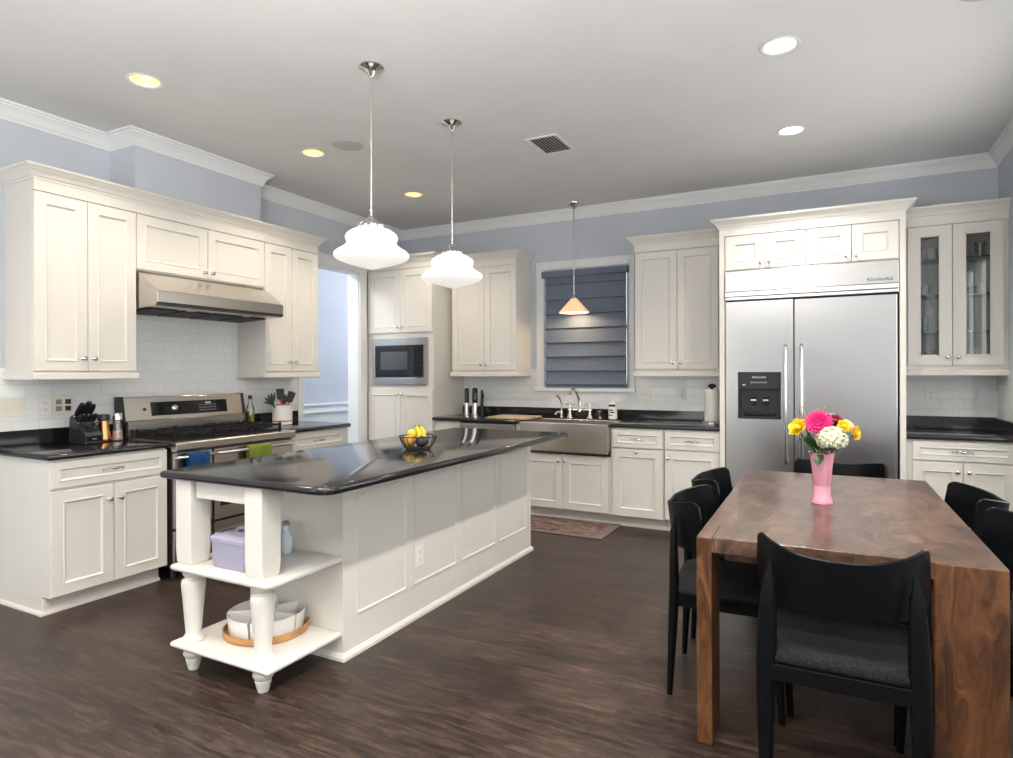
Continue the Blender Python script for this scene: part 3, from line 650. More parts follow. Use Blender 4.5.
w = MB(); w.box(3.720, 4.912, -.676, -.61, 1.965, 2.002).box(3.720, 4.912, -.668, -.61, 1.937, 1.964); w.build('trim_strip', 'bright', r, bevel=.004)
# maker's lettering on the grille: dark, about 13 cm wide
def text(body, size, loc, rot, m, name, parent):
    c = bpy.data.curves.new(name, 'FONT'); c.body = body; c.size = size; c.extrude = .0006; c.align_x = 'CENTER'; c.align_y = 'CENTER'
    t = bpy.data.objects.new(name, c); COL.objects.link(t); dg = bpy.context.evaluated_depsgraph_get()
    me = bpy.data.meshes.new_from_object(t.evaluated_get(dg)); bpy.data.objects.remove(t)
    o = bpy.data.objects.new(name, me); COL.objects.link(o); o.location = loc; o.rotation_euler = rot; o.parent = parent; me.materials.clear(); me.materials.append(M[m]); return o
text('KitchenAid', .036, (4.795, -.6692, 2.036), (pi/2, 0, 0), 'black', 'maker_name', gr)
DX0, DX1, DZ0, DZ1 = 3.814, 4.131, .992, 1.364
w = MB()
F0, F1 = -.655, -.612
w.box(3.722, DX0, F0, F1, .10, 1.926).box(DX1, 4.219, F0, F1, .10, 1.926).box(DX0, DX1, F0, F1, .10, DZ0).box(DX0, DX1, F0, F1, DZ1, 1.926)
bmesh.ops.remove_doubles(w.bm, verts=w.bm.verts, dist=1e-5)
fd = w.build('freezer_door', 'steel', r)
rd = MB().box(4.226, 4.903, F0, F1, .10, 1.926).build('refrigerator_door', 'steel', r, bevel=.005)
for x, d in ((4.166, fd), (4.278, rd)):
    w = MB(); w.tube([(x, -.655, .66), (x, -.69, .665), (x, -.708, .70), (x, -.712, 1.1), (x, -.708, 1.53), (x, -.69, 1.565), (x, -.655, 1.57)], .0125, 14); w.build('handle', 'bright', d, smooth=60)
dp = MB().box(DX0, DX1, -.616, -.612, DZ0, DZ1).build('dispenser', 'black', r)
w = MB(); t = .016
w.box(DX0, DX0+t, -.660, -.612, DZ0, DZ1).box(DX1-t, DX1, -.660, -.612, DZ0, DZ1).box(DX0+t, DX1-t, -.660, -.612, DZ0, DZ0+.02).box(DX0+t, DX1-t, -.660, -.612, 1.225, DZ1)
w.build('bezel', 'black', dp, bevel=.003)
text('KitchenAid', .022, ((DX0+DX1)/2, -.6606, 1.322), (pi/2, 0, 0), 'white', 'maker_name', dp)
w = MB()
for i in range(6): w.box(3.91+i*.021, 3.925+i*.021, -.662, -.659, 1.275, 1.287)
w.build('buttons', 'grey', dp); MB().box(3.85, 3.872, -.662, -.659, 1.258, 1.264).build('indicator', 'bright', dp)
for x in (3.93, 4.02):
    w = MB(); w.box(x-.022, x+.022, -.648, -.616, 1.12, 1.17); w.tube([(x, -.64, 1.12), (x, -.645, 1.10)], .012, 10); w.build('nozzle', 'iron', dp)
    MB().box(x-.02, x+.02, -.651, -.647, 1.135, 1.147).build('paddle', 'bright', dp)
MB().box(3.86, 4.09, -.655, -.617, 1.015, 1.05).build('drip_tray', 'iron', dp, bevel=.008)
MB().box(3.73, 4.90, -.60, -.58, 0, .1).build('kick_plate', 'black', r)
# glass-door cabinet and base at the far right
r = thing('glass_cabinet', 'cream wall cabinet with two glass doors beside the refrigerator', 'cabinet')
X0, X1 = 4.96, RX-.002
w = MB(); xa, xb = X0+.035, 5.582; w.box(X0, xa, -UL, -.001, 1.372, 2.512).box(xb, X1, -UL, -.001, 1.372, 2.512).box(xa, xb, -.02, -.001, 1.41, 2.43).box(xa, xb, -UL, -.001, 1.372, 1.41).box(xa, xb, -UL, -.001, 2.43, 2.512).box(5.262, 5.288, -UL, -.30, 1.41, 2.43)
w.build('body', 'paint', r)
for x0, x1, s in ((4.997, 5.271, 1), (5.276, 5.578, -1)):
    d = glassfront(r, x0, x1, 1.408, 2.45, -UL-.0005, .072); knob(d, x1-.03 if s > 0 else x0+.03, -UL-.02, 1.47)
MB().box(X0, X1, -UL-.034, -.001, 1.332, 1.372).build('light_rail', 'paint', r, bevel=.006)
MB().box(X0, X1, -UL-.02, -UL, 2.455, 2.512).build('frieze', 'paint', r)
mb = MB(); sweep(mb, [(X0, -.34), (X1, -.34)], CAB, left=False); mb.build('crown', 'paint', r, smooth=25)
for z in (2.205, 1.93, 1.655): MB().box(X0+.036, 5.58, -.29, -.022, z, z+.008).build('shelf', 'glass', r)
def tumbler(name, label, x, y, z, h, rad, m, cat='glass', group=None):
    mb = MB(); mb.lathe([(rad*.75, 0), (rad, h), (rad*.93, h), (rad*.68, .006), (.001, .006)], (x, y, z), 18)
    tag(mb.build(name, m, smooth=40), label, cat, group)
tumbler('drinking_glass', 'clear tumbler on the top glass shelf behind the door against the refrigerator', 5.08, -.14, 2.214, .12, .032, 'glass')
tumbler('ceramic_cup', 'white cup on the top glass shelf beside the clear tumbler', 5.17, -.13, 2.214, .10, .03, 'ceramic', 'cup')
tumbler('amber_glass', 'amber tumbler on the top glass shelf behind the door by the wall', 5.37, -.14, 2.214, .13, .028, 'amberg')
tumbler('drinking_glass', 'clear tumbler on the top glass shelf next to the amber tumbler', 5.47, -.15, 2.214, .12, .035, 'glass')
tumbler('blue_bowl', 'dark blue bowl on the middle glass shelf behind the door by the wall', 5.40, -.15, 1.939, .06, .05, 'cobalt', 'bowl')
tumbler('ceramic_cup', 'white cup beside the dark blue bowl on the middle glass shelf', 5.48, -.13, 1.939, .09, .03, 'ceramic', 'cup')
tumbler('ceramic_cup', 'white cup alone on the middle glass shelf against the refrigerator side', 5.12, -.15, 1.939, .09, .032, 'ceramic', 'cup')
tumbler('drinking_glass', 'clear tumbler alone on the lowest glass shelf', 5.12, -.15, 1.664, .12, .032, 'glass')
for i, x in enumerate((5.07, 5.155)): tumbler('amber_glass', 'small amber glass standing on the floor of the glass-door cabinet', x, -.15, 1.411, .11, .035, 'amberg', 'glass', 'amber glasses at the bottom of the cabinet')
r = root('base_cabinet', 'cream base cabinet with wide drawer and two doors in the refrigerator corner', 'cabinet', 'B', 4.958)
wd = RX-.002-4.958
w = MB(); w.box(0, wd, -BD, -.001, .105, .878).box(0, wd, -BD+.075, -.001, 0, .106); w.build('body', 'paint', r)
d = front('drawer', r, .04, .63, .734, .865, -BD, .036); pull(d, .335, -BD-.012, .80, .12)
doors(r, [(.04, .332, .112, .721, 1), (.337, .63, .112, .721, -1)], -BD, .66)
r = thing('countertop', 'black granite countertop with upstand in the corner beside the refrigerator', 'countertop')
mb = MB(); bullnose(mb, [(4.958, -.643), (RX-.003, -.643), (RX-.003, -.003), (4.958, -.003)], .879, .915, .012); mb.build('slab', 'granite', r, smooth=50)
w = MB(); w.box(4.958, RX-.034, -.034, -.0125, .915, 1.012).box(RX-.034, RX-.0125, -.64, -.0125, .915, 1.012); w.build('upstand', 'granite', r, bevel=.002)

# ------------------------------------------------------------------ wall plates
def plate(label, wall, s, z, wd, ht, kind, m='ivory', name='switch_plate', cat='switch plate', off=.012):
    r = thing(name, label, cat, (off, s, z) if wall == 'L' else (s, -off, z), pi/2 if wall == 'L' else 0)
    MB().box(-wd/2, wd/2, -.006, 0, -ht/2, ht/2).build('cover', m, r, bevel=.002)
    if kind == 'outlet':
        for dz in (-.022, .022):
            w = MB().box(-.015, .015, -.008, -.005, dz-.014, dz+.014).build('socket', m, r, bevel=.002)
            q = MB(); q.box(-.007, -.005, -.0086, -.0075, dz-.004, dz+.006).box(.005, .007, -.0086, -.0075, dz-.004, dz+.006).box(-.002, .002, -.0086, -.0075, dz-.011, dz-.007); q.build('slots', 'lens', w)
    elif kind == 'jacks':
        for dx in (-.028, .028):
            for dz in (-.022, .022): MB().box(dx-.018, dx+.018, -.008, -.005, dz-.016, dz+.016).build('socket', 'grey' if dx < 0 else 'lens', r, bevel=.002)
    else:
        for i in range(kind):
            dx = (i-(kind-1)/2)*.046; MB().box(dx-.005, dx+.005, -.016, -.005, -.008, .012).build('toggle', m, r, bevel=.001)
    return r
plate('ivory triple switch plate on the tile nearest the counter end', 'L', -3.955, 1.158, .155, .115, 3)
plate('white outlet on the tile between the triple switch and the wide plate', 'L', -3.770, 1.158, .078, .118, 'outlet', 'white', 'outlet_plate', 'outlet')
plate('wide ivory jack plate on the tile just behind the knife block', 'L', -3.662, 1.160, .13, .122, 'jacks', 'ivory', 'jack_plate', 'outlet')
plate('white double switch plate on the wall just beside the window sill', 'B', 2.883, 1.150, .118, .118, 2, 'white', off=.0125)
plate('white outlet on the back wall between the window and the paper towel', 'B', 3.243, 1.165, .072, .116, 'outlet', 'white', 'outlet_plate', 'outlet', .0125)
plate('grey-white blank plate on the tile against the refrigerator surround', 'B', 5.075, 1.176, .078, .116, 1, 'white', off=.0125)
plate('white outlet on the tile above the corner countertop', 'B', 5.178, 1.178, .074, .116, 'outlet', 'white', 'outlet_plate', 'outlet', .0125)

# ------------------------------------------------------------------ roman shade
r = thing('roman_shade', 'slate blue roman shade drawn down over the sink window', 'window shade')
hd = MB(); hd.box(1.828, 2.740, -.075, -.024, 2.335, 2.40); hd.build('headrail', 'blind', r, bevel=.006)
zs = [2.345, 2.262, 2.105, 1.958, 1.813, 1.668, 1.525, 1.382, 1.245]
w = MB(); prof = []
for a, b in zip(zs, zs[1:]):
    prof += [(-.046, a-.006), (-.050, a-(a-b)*.45), (-.062, b+.012), (-.066, b+.002), (-.058, b-.004)]
prof += [(-.05, 1.232), (-.05, 1.222)]
back = [(y+.006, z) for y, z in prof]
def strip(x):
    sl = .004*sin(x*9); return [Vector((x, y-sl*.5, z)) for y, z in prof] + [Vector((x, -.03, z)) for z in (1.222, 2.34)]
w.rings([strip(1.868+(2.714-1.868)*i/16) for i in range(17)]); w.build('folded_cloth', 'blind', r, smooth=40)
MB().box(1.868, 2.714, -.056, -.03, 1.213, 1.225).build('bottom_bar', 'blind', r)

# ------------------------------------------------------------------ island
r = thing('kitchen_island', 'cream panelled kitchen island with open shelves on turned legs', 'kitchen island')
IX0, IX1, IY0, IY1 = 1.80, 2.43, -3.69, -1.615
w = MB(); w.box(IX0, IX1-.012, IY0, IY1, 0, .879); w.build('body', 'paint', r)
# frame of stiles and rails over the seating side
def panelled_side():
    mb = MB(); xf = IX1; pan = [(-3.597, -3.196), (-3.130, -2.688), (-2.626, -2.186), (-2.124, -1.696)]; z0, z1 = .19, .79
    ys = [IY0] + [v for p in pan for v in p] + [IY1]
    for i in range(0, len(ys), 2): mb.box(xf-.013, xf, ys[i], ys[i+1], 0, .879)
    for a, b in pan:
        mb.box(xf-.013, xf, a, b, 0, z0); mb.box(xf-.013, xf, a, b, z1, .879)
    o = mb.build('side_frame', 'paint', r)
    for a, b in pan:
        q = MB()
        def rg(i, d): return [Vector((xf-.013+d, a+i, z0+i)), Vector((xf-.013+d, b-i, z0+i)), Vector((xf-.013+d, b-i, z1-i)), Vector((xf-.013+d, a+i, z1-i))]
        q.rings([rg(-.002, .010), rg(0, .018), rg(.006, .018), rg(.014, .006), rg(.017, .004)]); q.build('panel', 'paint', r)
panelled_side()
mb = MB(); sweep(mb, [(IX0, IY0), (IX1, IY0), (IX1, IY1), (IX0, IY1)], [(0, 0), (.016, 0), (.016, .016), (.006, .032), (0, .034)], left=False); mb.build('baseboard', 'paint', r)
mb = MB(); bullnose(mb, [(1.80, -4.135), (2.405, -4.135), (2.425, -4.115), (2.425, IY0-.001), (1.80, IY0-.001)], .462, .494, .013); mb.build('shelf', 'paint', r, smooth=50)
mb = MB(); bullnose(mb, [(1.79, -4.13), (2.412, -4.13), (2.42, -4.122), (2.42, IY0-.001), (1.79, IY0-.001)], .106, .137, .013); mb.build('shelf', 'paint', r, smooth=50)
def post(cx, cy):
    hw = .052
    oc = lambda h, c: [(cx-h+c, cy-h), (cx+h-c, cy-h), (cx+h, cy-h+c), (cx+h, cy+h-c), (cx+h-c, cy+h), (cx-h+c, cy+h), (cx-h, cy+h-c), (cx-h, cy-h+c)]
    mb = MB(); mb.rings([[Vector((x, y, z)) for x, y in oc(h, c)] for z, h, c in ((.494, hw-.004, .010), (.505, hw, .009), (.53, hw, .006), (.56, hw, .002), (.879, hw, .002))])
    o = mb.build('post', 'paint', r, bevel=.002)
    MB().lathe([(.047, .135), (.052, .139), (.052, .142), (.044, .152), (.037, .162), (.034, .175), (.040, .24), (.047, .33), (.052, .385), (.053, .402), (.049, .414), (.036, .422), (.034, .428), (.042, .434), (.046, .442), (.046, .452), (.050, .463)], (cx, cy, 0), 28).build('turned_leg', 'paint', r, smooth=35)
    MB().lathe([(.022, 0), (.024, .004), (.033, .04), (.035, .048), (.030, .052), (.036, .058), (.043, .068), (.045, .078), (.040, .088), (.036, .094), (.036, .107)], (cx, cy, 0), 24).build('bun_foot', 'paint', r, smooth=35)
post(1.864, -4.063); post(2.318, -4.063)
w = MB(); w.box(1.93, 2.26, -4.095, -4.06, .80, .879).box(2.345, 2.378, -4.0, IY0, .83, .879).box(1.812, 1.845, -4.0, IY0, .83, .879); w.build('apron', 'paint', r)
mb = MB()
poly = [(1.742, -4.145), (2.665, -4.14), (2.700, -4.131), (2.728, -4.112), (2.746, -4.085), (2.753, -4.05), (2.753, -1.655), (2.743, -1.625), (2.715, -1.612), (1.757, -1.612), (1.742, -1.63)]
bullnose(mb, poly, .880, .918, .017)
tag(mb.build('island_countertop', 'granite', smooth=50), 'large black granite slab topping the kitchen island', 'countertop')
o_ = plate('white outlet set low in a panel of the kitchen island', 'L', 0, 0, .076, .118, 'outlet', 'white', 'outlet_plate', 'outlet')
o_.location = (2.4225, -3.069, .338); o_.rotation_euler = (0, 0, pi/2)
# things on the island shelves
r = thing('storage_bin', 'lavender lidded storage bin on the upper island shelf', 'storage bin', (2.112, -3.985, .4945))
def rrect(hx, hy, c=.02): return [(-hx+c, -hy), (hx-c, -hy), (hx-c*.3, -hy+c*.3), (hx, -hy+c), (hx, hy-c), (hx-c*.3, hy-c*.3), (hx-c, hy), (-hx+c, hy), (-hx+c*.3, hy-c*.3), (-hx, hy-c), (-hx, -hy+c), (-hx+c*.3, -hy+c*.3)]
mb = MB(); mb.rings([[Vector((x, y, z)) for x, y in rrect(hx, hy)] for z, hx, hy in ((0, .104, .088), (.006, .108, .092), (.118, .113, .096))]); mb.build('tub', 'lavender', r, smooth=40)
mb = MB(); mb.rings([[Vector((x, y, z)) for x, y in rrect(hx, hy)] for z, hx, hy in ((.118, .118, .101), (.134, .118, .101), (.142, .110, .093), (.140, .06, .04))]); lid = mb.build('lid', 'lavender', r, smooth=40)
w = MB(); w.tube([(-.05, 0, .141), (-.045, 0, .158), (-.02, 0, .166), (.02, 0, .166), (.045, 0, .158), (.05, 0, .141)], .008, 10); w.build('handle', 'grey', lid, smooth=60)
r = thing('glass_bottle', 'small pale glass bottle with grey stopper on the upper island shelf behind the turned post', 'bottle', (2.135, -3.765, .4945))
MB().lathe([(.024, 0), (.026, .004), (.034, .03), (.036, .06), (.028, .085), (.016, .10), (.015, .12), (.018, .132), (.014, .134), (.012, .11), (.024, .08), (.030, .05), (.02, .008), (.001, .007)], (0, 0, 0), 20).build('body', 'palejug', r, smooth=50)
MB().lathe([(.0, .134), (.017, .134), (.018, .148), (.008, .155)], (0, 0, 0), 16).build('stopper', 'grey', r, smooth=40)
TC = (2.085, -3.835)
r = thing('tray', 'round bamboo turntable tray on the lower island shelf', 'tray', (TC[0], TC[1], .1375))
MB().lathe([(.188, 0), (.195, .004), (.196, .03), (.188, .032), (.186, .014), (.001, .012)], (0, 0, 0), 48).build('turntable', 'bamboo', r, smooth=40)
def wedge(a0, a1, rin=.045, rout=.178, h=.085):
    n = 10; mb = MB(); gp = .006
    def outl(ins, zz, fl):
        pts = []
        for i in range(n+1):
            a = a0+gp/rout+ins/rout+(a1-a0-2*gp/rout-2*ins/rout)*i/n; pts.append((cos(a)*(rout-ins-fl), sin(a)*(rout-ins-fl)))
        for i in range(5):
            a = a1-gp/rin-ins/rin-(a1-a0-2*gp/rin-2*ins/rin)*i/4; pts.append((cos(a)*(rin+ins), sin(a)*(rin+ins)))
        return [Vector((TC[0]+x, TC[1]+y, (.1505)+zz)) for x, y in pts]
    mb.rings([outl(0, 0, .010), outl(0, h, 0), outl(.004, h+.001, 0), outl(.007, h-.002, 0), outl(.007, .008, .010)])
    return mb.build('sectioned_bowl', 'ceramic', smooth=40)
names = ['grey-white wedge dish on the bamboo tray facing the range', 'grey-white wedge dish on the bamboo tray at the turned post beside the range', 'grey-white wedge dish on the bamboo tray facing out past the turned legs', 'grey-white wedge dish on the bamboo tray nearest the dining table', 'grey-white wedge dish at the back of the bamboo tray by the island body']
for i in range(5):
    a0 = radians(148+i*72); tag(wedge(a0, a0+radians(72)), names[i], 'dish', 'wedge dishes on the bamboo tray')
mb = MB(); mb.lathe([(.032, 0), (.036, .004), (.038, .080), (.034, .081), (.031, .008), (.001, .007)], (TC[0], TC[1], (.1505)), 24)
tag(mb.build('round_dish', 'ceramic', smooth=40), 'small round dish in the middle of the wedge dishes on the tray', 'dish')

# ------------------------------------------------------------------ fruit bowl on the island
BXc, BYc, BZ, BK = 2.335, -2.95, .9185, .83
r = thing('wire_bowl', 'round dark wire fruit bowl on the kitchen island', 'bowl', (BXc, BYc, BZ)); r.scale = (BK,)*3
def ringt(w, rad, z, t): 
    n = 36; P = [[Vector(((rad+t*cos(2*pi*k/6))*cos(2*pi*i/n), (rad+t*cos(2*pi*k/6))*sin(2*pi*i/n), z+t*sin(2*pi*k/6))) for k in range(6)] for i in range(n)]
    P.append(P[0]); w.rings(P, cap=False); return w
for rad, z, t, nm in ((.132, .092, .0035, 'rim'), (.085, .006, .004, 'base_ring')): ringt(MB(), rad, z, t).build(nm, 'iron', r, smooth=60)
w = MB()
for i in range(20):
    a = 2*pi*i/20; w.tube([(.085*cos(a), .085*sin(a), .006), (.112*cos(a), .112*sin(a), .04), (.132*cos(a), .132*sin(a), .092)], .0022, 6)
w.build('wires', 'iron', r, smooth=60)
w = MB(); 
for i in range(4):
    a = pi*i/4; w.tube([(.085*cos(a), .085*sin(a), .006), (-.085*cos(a), -.085*sin(a), .006)], .002, 6)
w.build('floor_wires', 'iron', r, smooth=60)
def fruit(name, label, m, dx, dy, dz, rad, sq=(1, 1, 1), rz=0):
    o = thing(name, label, 'fruit', (BXc+dx*BK, BYc+dy*BK, BZ+dz*BK), rz); o.scale = (BK,)*3
    MB().ball((0, 0, 0), rad, 18, sq).build('flesh', m, o, smooth=80)
    MB().lathe([(.004, 0), (.003, .008)], (0, 0, rad*sq[2]-.002), 6).build('stem', 'stem', o)
fruit('mango', 'orange mango low in the wire bowl on its range side', 'mango', -.048, -.035, .058, .042, (1.1, 1, 1))
fruit('avocado', 'dark purple avocado in the wire bowl beside the bananas', 'avocado', .045, -.02, .056, .040, (1.15, .9, .98), .4)
fruit('lime', 'green lime tucked between the mango and the avocado', 'lime_fruit', -.01, .045, .052, .036)
fruit('lemon', 'yellow lemon resting on top of the mango', 'lemon', -.045, .002, .108, .033, (1.25, 1, 1), .5)
for i, (ox, oy, rr) in enumerate(((.005, -.012, .2), (.022, .012, .9), (.0, .03, -.5))):
    o = thing('banana', 'ripe yellow banana standing up out of the wire bowl', 'fruit', (BXc+ox*BK, BYc+oy*BK, BZ+.062*BK), rr, 'bananas in the wire bowl'); o.scale = (BK,)*3
    w = MB(); P = []; R = []
    for k in range(9):
        t = k/8; a = radians(-60+120*t); P.append((.055*cos(a)-.04, 0, .055*sin(a)+.045)); R.append(.0165*(.35+.65*sin(pi*min(max(t, .1), .9))))
    w.tube(P, R, 10); w.build('peel', 'banana', o, smooth=80); MB().tube([P[-1], (P[-1][0]-.01, 0, P[-1][2]+.012)], .005, 6).build('tip', 'stem', o)

# ------------------------------------------------------------------ counter things by the stove
r = thing('knife_block', 'dark slanted knife block on the counter beside the copper mill', 'knife block', (.20, -3.628, .9155), pi/2)
sec = [(-.10, 0), (.085, 0), (.085, .165), (.055, .185), (-.085, .075), (-.10, .06)]
mb = MB(); mb.rings([[Vector((x, y, z)) for y, z in sec] for x in (-.052, .052)]); mb.build('block', 'black', r, bevel=.005)
MB().box(-.045, .045, -.103, -.099, .018, .05).build('name_plate', 'blackgloss', r); MB().box(-.013, .013, -.1045, -.102, .03, .036).build('emblem', 'bright', r)
slope = math.atan2(.11, .14)
def knife(x, t, ln, rad):
    o = thing('kitchen_knife', 'black handled kitchen knife standing in the dark knife block', 'knife', (0, 0, 0), 0, 'knives in the block')
    y = -.085+.14*t; z = .075+.11*t; m4 = r.matrix_basis
    base = Matrix.Translation((.20, -3.628, .9155)) @ Matrix.Rotation(pi/2, 4, 'Z') @ Matrix.Translation((x, y, z)) @ Matrix.Rotation(pi/2-slope-.12, 4, 'X') @ Matrix.Rotation(0, 4, 'Z')
    o.matrix_world = base
    MB().lathe([(rad*.9, 0), (rad*.75, .012)], (0, 0, 0), 12).build('bolster', 'bright', o)
    w = MB(); w.tube([(0, 0, .012), (0, 0, ln*.4), (0, .002, ln*.75), (0, .006, ln)], [rad*.85, rad, rad*.95, rad*.7], 12, (.75, 1.2)); w.build('handle', 'black', o, smooth=60)
    MB().lathe([(.004, 0), (.003, .001)], (0, 0, ln+.001), 8).build('rivet', 'bright', o)
for x, t, ln, rad in ((-.040, .90, .115, .017), (0.004, .90, .125, .019), (.044, .87, .105, .016), (-.044, .55, .075, .0125), (-.015, .53, .075, .0125), (.015, .53, .075, .0125), (.044, .53, .075, .0125)): knife(x*.84, t, ln, rad)
o = thing('kitchen_shears', 'black looped kitchen shears lowest in the knife block', 'shears', (0, 0, 0))
o.matrix_world = Matrix.Translation((.20, -3.628, .9155)) @ Matrix.Rotation(pi/2, 4, 'Z') @ Matrix.Translation((0, -.062, .095)) @ Matrix.Rotation(pi/2-slope-.12, 4, 'X')
for s in (-1, 1):
    w = MB(); n = 16; P = [[Vector((s*.018+(.017+.005*cos(2*pi*k/6))*cos(2*pi*i/n), .005*sin(2*pi*k/6), .035+(.024+.005*cos(2*pi*k/6))*sin(2*pi*i/n))) for k in range(6)] for i in range(n)]; P.append(P[0]); w.rings(P, cap=False); w.build('loop', 'black', o, smooth=60)
MB().box(-.012, .012, -.003, .003, -.02, .014).build('blade', 'bright', o)
r = thing('pepper_mill', 'copper pepper mill with black cap beside the knife block', 'mill', (.17, -3.495, .9155))
MB().lathe([(.043, 0), (.045, .005), (.044, .02), (.036, .075), (.031, .115), (.030, .135)], (0, 0, 0), 24).build('body', 'copper', r, smooth=40)
MB().lathe([(.030, .135), (.037, .139), (.037, .170), (.034, .176), (.012, .181), (.001, .182)], (0, 0, 0), 24).build('cap', 'black', r, smooth=40)
r = thing('salt_mill', 'clear mill of pink salt between the copper mill and the range', 'mill', (.18, -3.41, .9155))
MB().lathe([(.036, 0), (.037, .004), (.032, .07), (.027, .125), (.026, .135)], (0, 0, 0), 24).build('body', 'glass', r, smooth=40)
MB().lathe([(.033, .003), (.030, .062), (.001, .068)], (0, 0, 0), 18).build('salt_fill', 'salt', r, smooth=40)
MB().lathe([(.026, .135), (.031, .138), (.031, .178), (.026, .184), (.001, .185)], (0, 0, 0), 24).build('cap', 'bright', r, smooth=40)
r = thing('glass_cruet', 'small clear stoppered cruet standing behind the two mills', 'cruet', (.075, -3.42, .9155))
MB().lathe([(.026, 0), (.028, .005), (.028, .08), (.012, .11), (.011, .13), (.016, .135)], (0, 0, 0), 20).build('bottle', 'glass', r, smooth=40)
MB().ball((0, 0, .152), .017, 14).build('stopper', 'glass', r, smooth=80)
r = thing('oil_bottle', 'half full glass olive oil bottle with black cap on the range corner', 'bottle', (.085, -2.235, .9155))
MB().lathe([(.034, 0), (.036, .005), (.036, .13), (.030, .16), (.015, .20), (.013, .225), (.015, .23)], (0, 0, 0), 20).build('bottle', 'glass', r, smooth=40)
MB().lathe([(.032, .004), (.033, .008), (.033, .125), (.030, .127), (.001, .128)], (0, 0, 0), 20).build('oil_fill', 'oil', r, smooth=40)
MB().lathe([(.014, .23), (.016, .232), (.016, .258), (.012, .262)], (0, 0, 0), 14).build('cap', 'black', r)
CX, CY = .21, -2.0
r = thing('utensil_crock', 'white ceramic utensil crock with red bands beside the range', 'crock', (CX, CY, .9155))
MB().lathe([(.076, 0), (.082, .004), (.084, .02), (.084, .165), (.087, .172), (.084, .176), (.076, .172), (.074, .02), (.001, .018)], (0, 0, 0), 32).build('jar', 'ceramic', r, smooth=40)
for z0, z1, rr in ((.028, .040, .0846), (.172, .177, .0872)): MB().lathe([(rr-.003, z0), (rr, z0), (rr, z1), (rr-.003, z1)], (0, 0, 0), 32).build('band', 'red', r)
def utensil(name, label, tip, headm, kind, tilt):
    o = thing(name, label, 'utensil'); b = Vector((CX, CY, .94)); t = Vector((CX, CY, .9155))+Vector(tip)
    d = (t-b).normalized(); q = d.to_track_quat('Z', 'Y').to_matrix().to_4x4(); ln = (t-b).length
    o.matrix_world = Matrix.Translation(b) @ q @ Matrix.Rotation(tilt, 4, 'Z')
    MB().tube([(0, 0, 0), (0, 0, ln-.085)], .005, 8).build('handle', 'red' if kind != 'leaf' else 'black', o)
    w = MB()
    if kind == 'turner': w.rings([[Vector((x, y, z)) for x, y in ((-hw, -.002), (hw, -.002), (hw, .002), (-hw, .002))] for z, hw in ((ln-.10, .008), (ln-.08, .028), (ln+.0, .034), (ln+.004, .030))])
    elif kind == 'spoon': w.ball((0, 0, ln-.045), .045, 14, (.62, .22, 1))
    else:
        for k in range(5):
            a = (k-2)*.34; w.rings([[Vector((sin(a)*z+x*cos(a), y, ln-.10+cos(a)*z)) for x, y in ((-h, -.003), (h, -.003), (h, .003), (-h, .003))] for z, h in ((0, .004), (.04, .016), (.08, .013), (.105, .002))])
    w.build('head', headm, o, smooth=50)
utensil('turner', 'black slotted turner standing tallest in the utensil crock', (-.005, -.02, .31), 'rubber', 'turner', 1.2)
utensil('serving_spoon', 'black serving spoon upright in the middle of the utensil crock', (.01, .015, .265), 'rubber', 'spoon', 1.2)
utensil('ladle', 'dark grey spoon leaning towards the hall side of the utensil crock', (0, .115, .29), 'grey', 'spoon', 1.3)
utensil('spatula', 'black flat spatula leaning beside the dark grey spoon', (.03, .085, .28), 'rubber', 'turner', 1.4)
utensil('herb_sprig', 'dark green leafy sprig leaning out of the crock towards the oil bottle', (0, -.155, .26), 'herb', 'leaf', 1.45)

# ------------------------------------------------------------------ rug
r = thing('floor_mat', 'patterned red and beige mat on the floor before the sink', 'rug')
MB().box(1.30, 2.815, -1.085, -.535, .001, .009).build('border', 'rugb', r, bevel=.002)
MB().box(1.38, 2.72, -1.02, -.60, .009, .0115).build('centre', 'rug', r)

# ------------------------------------------------------------------ table
r = thing('dining_table', 'chunky walnut dining table with slab legs holding the pink vase', 'table', (4.5, -2.71, 0), radians(.66))
tt = MB().box(-.467, .453, -.877, .877, .703, .760).build('tabletop', 'wood', r, bevel=.003)
MB().box(-.414, -.410, -.877, -.69, .7595, .7604).build('joint_line', 'lens', tt)
w = MB(); w.box(-.38, .42, -.80, .80, .66, .703); w.build('apron', 'woodleg', r, bevel=.003)
MB().box(-.468, -.414, -.8795, -.69, 0, .7575).build('leg', 'woodleg', r, bevel=.004)
MB().box(.262, .4535, -.8795, -.82, 0, .7575).build('leg', 'woodleg', r, bevel=.004)
MB().box(-.467, -.277, .82, .877, 0, .703).build('leg', 'woodleg', r, bevel=.004)
MB().box(.398, .453, .69, .877, 0, .703).build('leg', 'woodleg', r, bevel=.004)

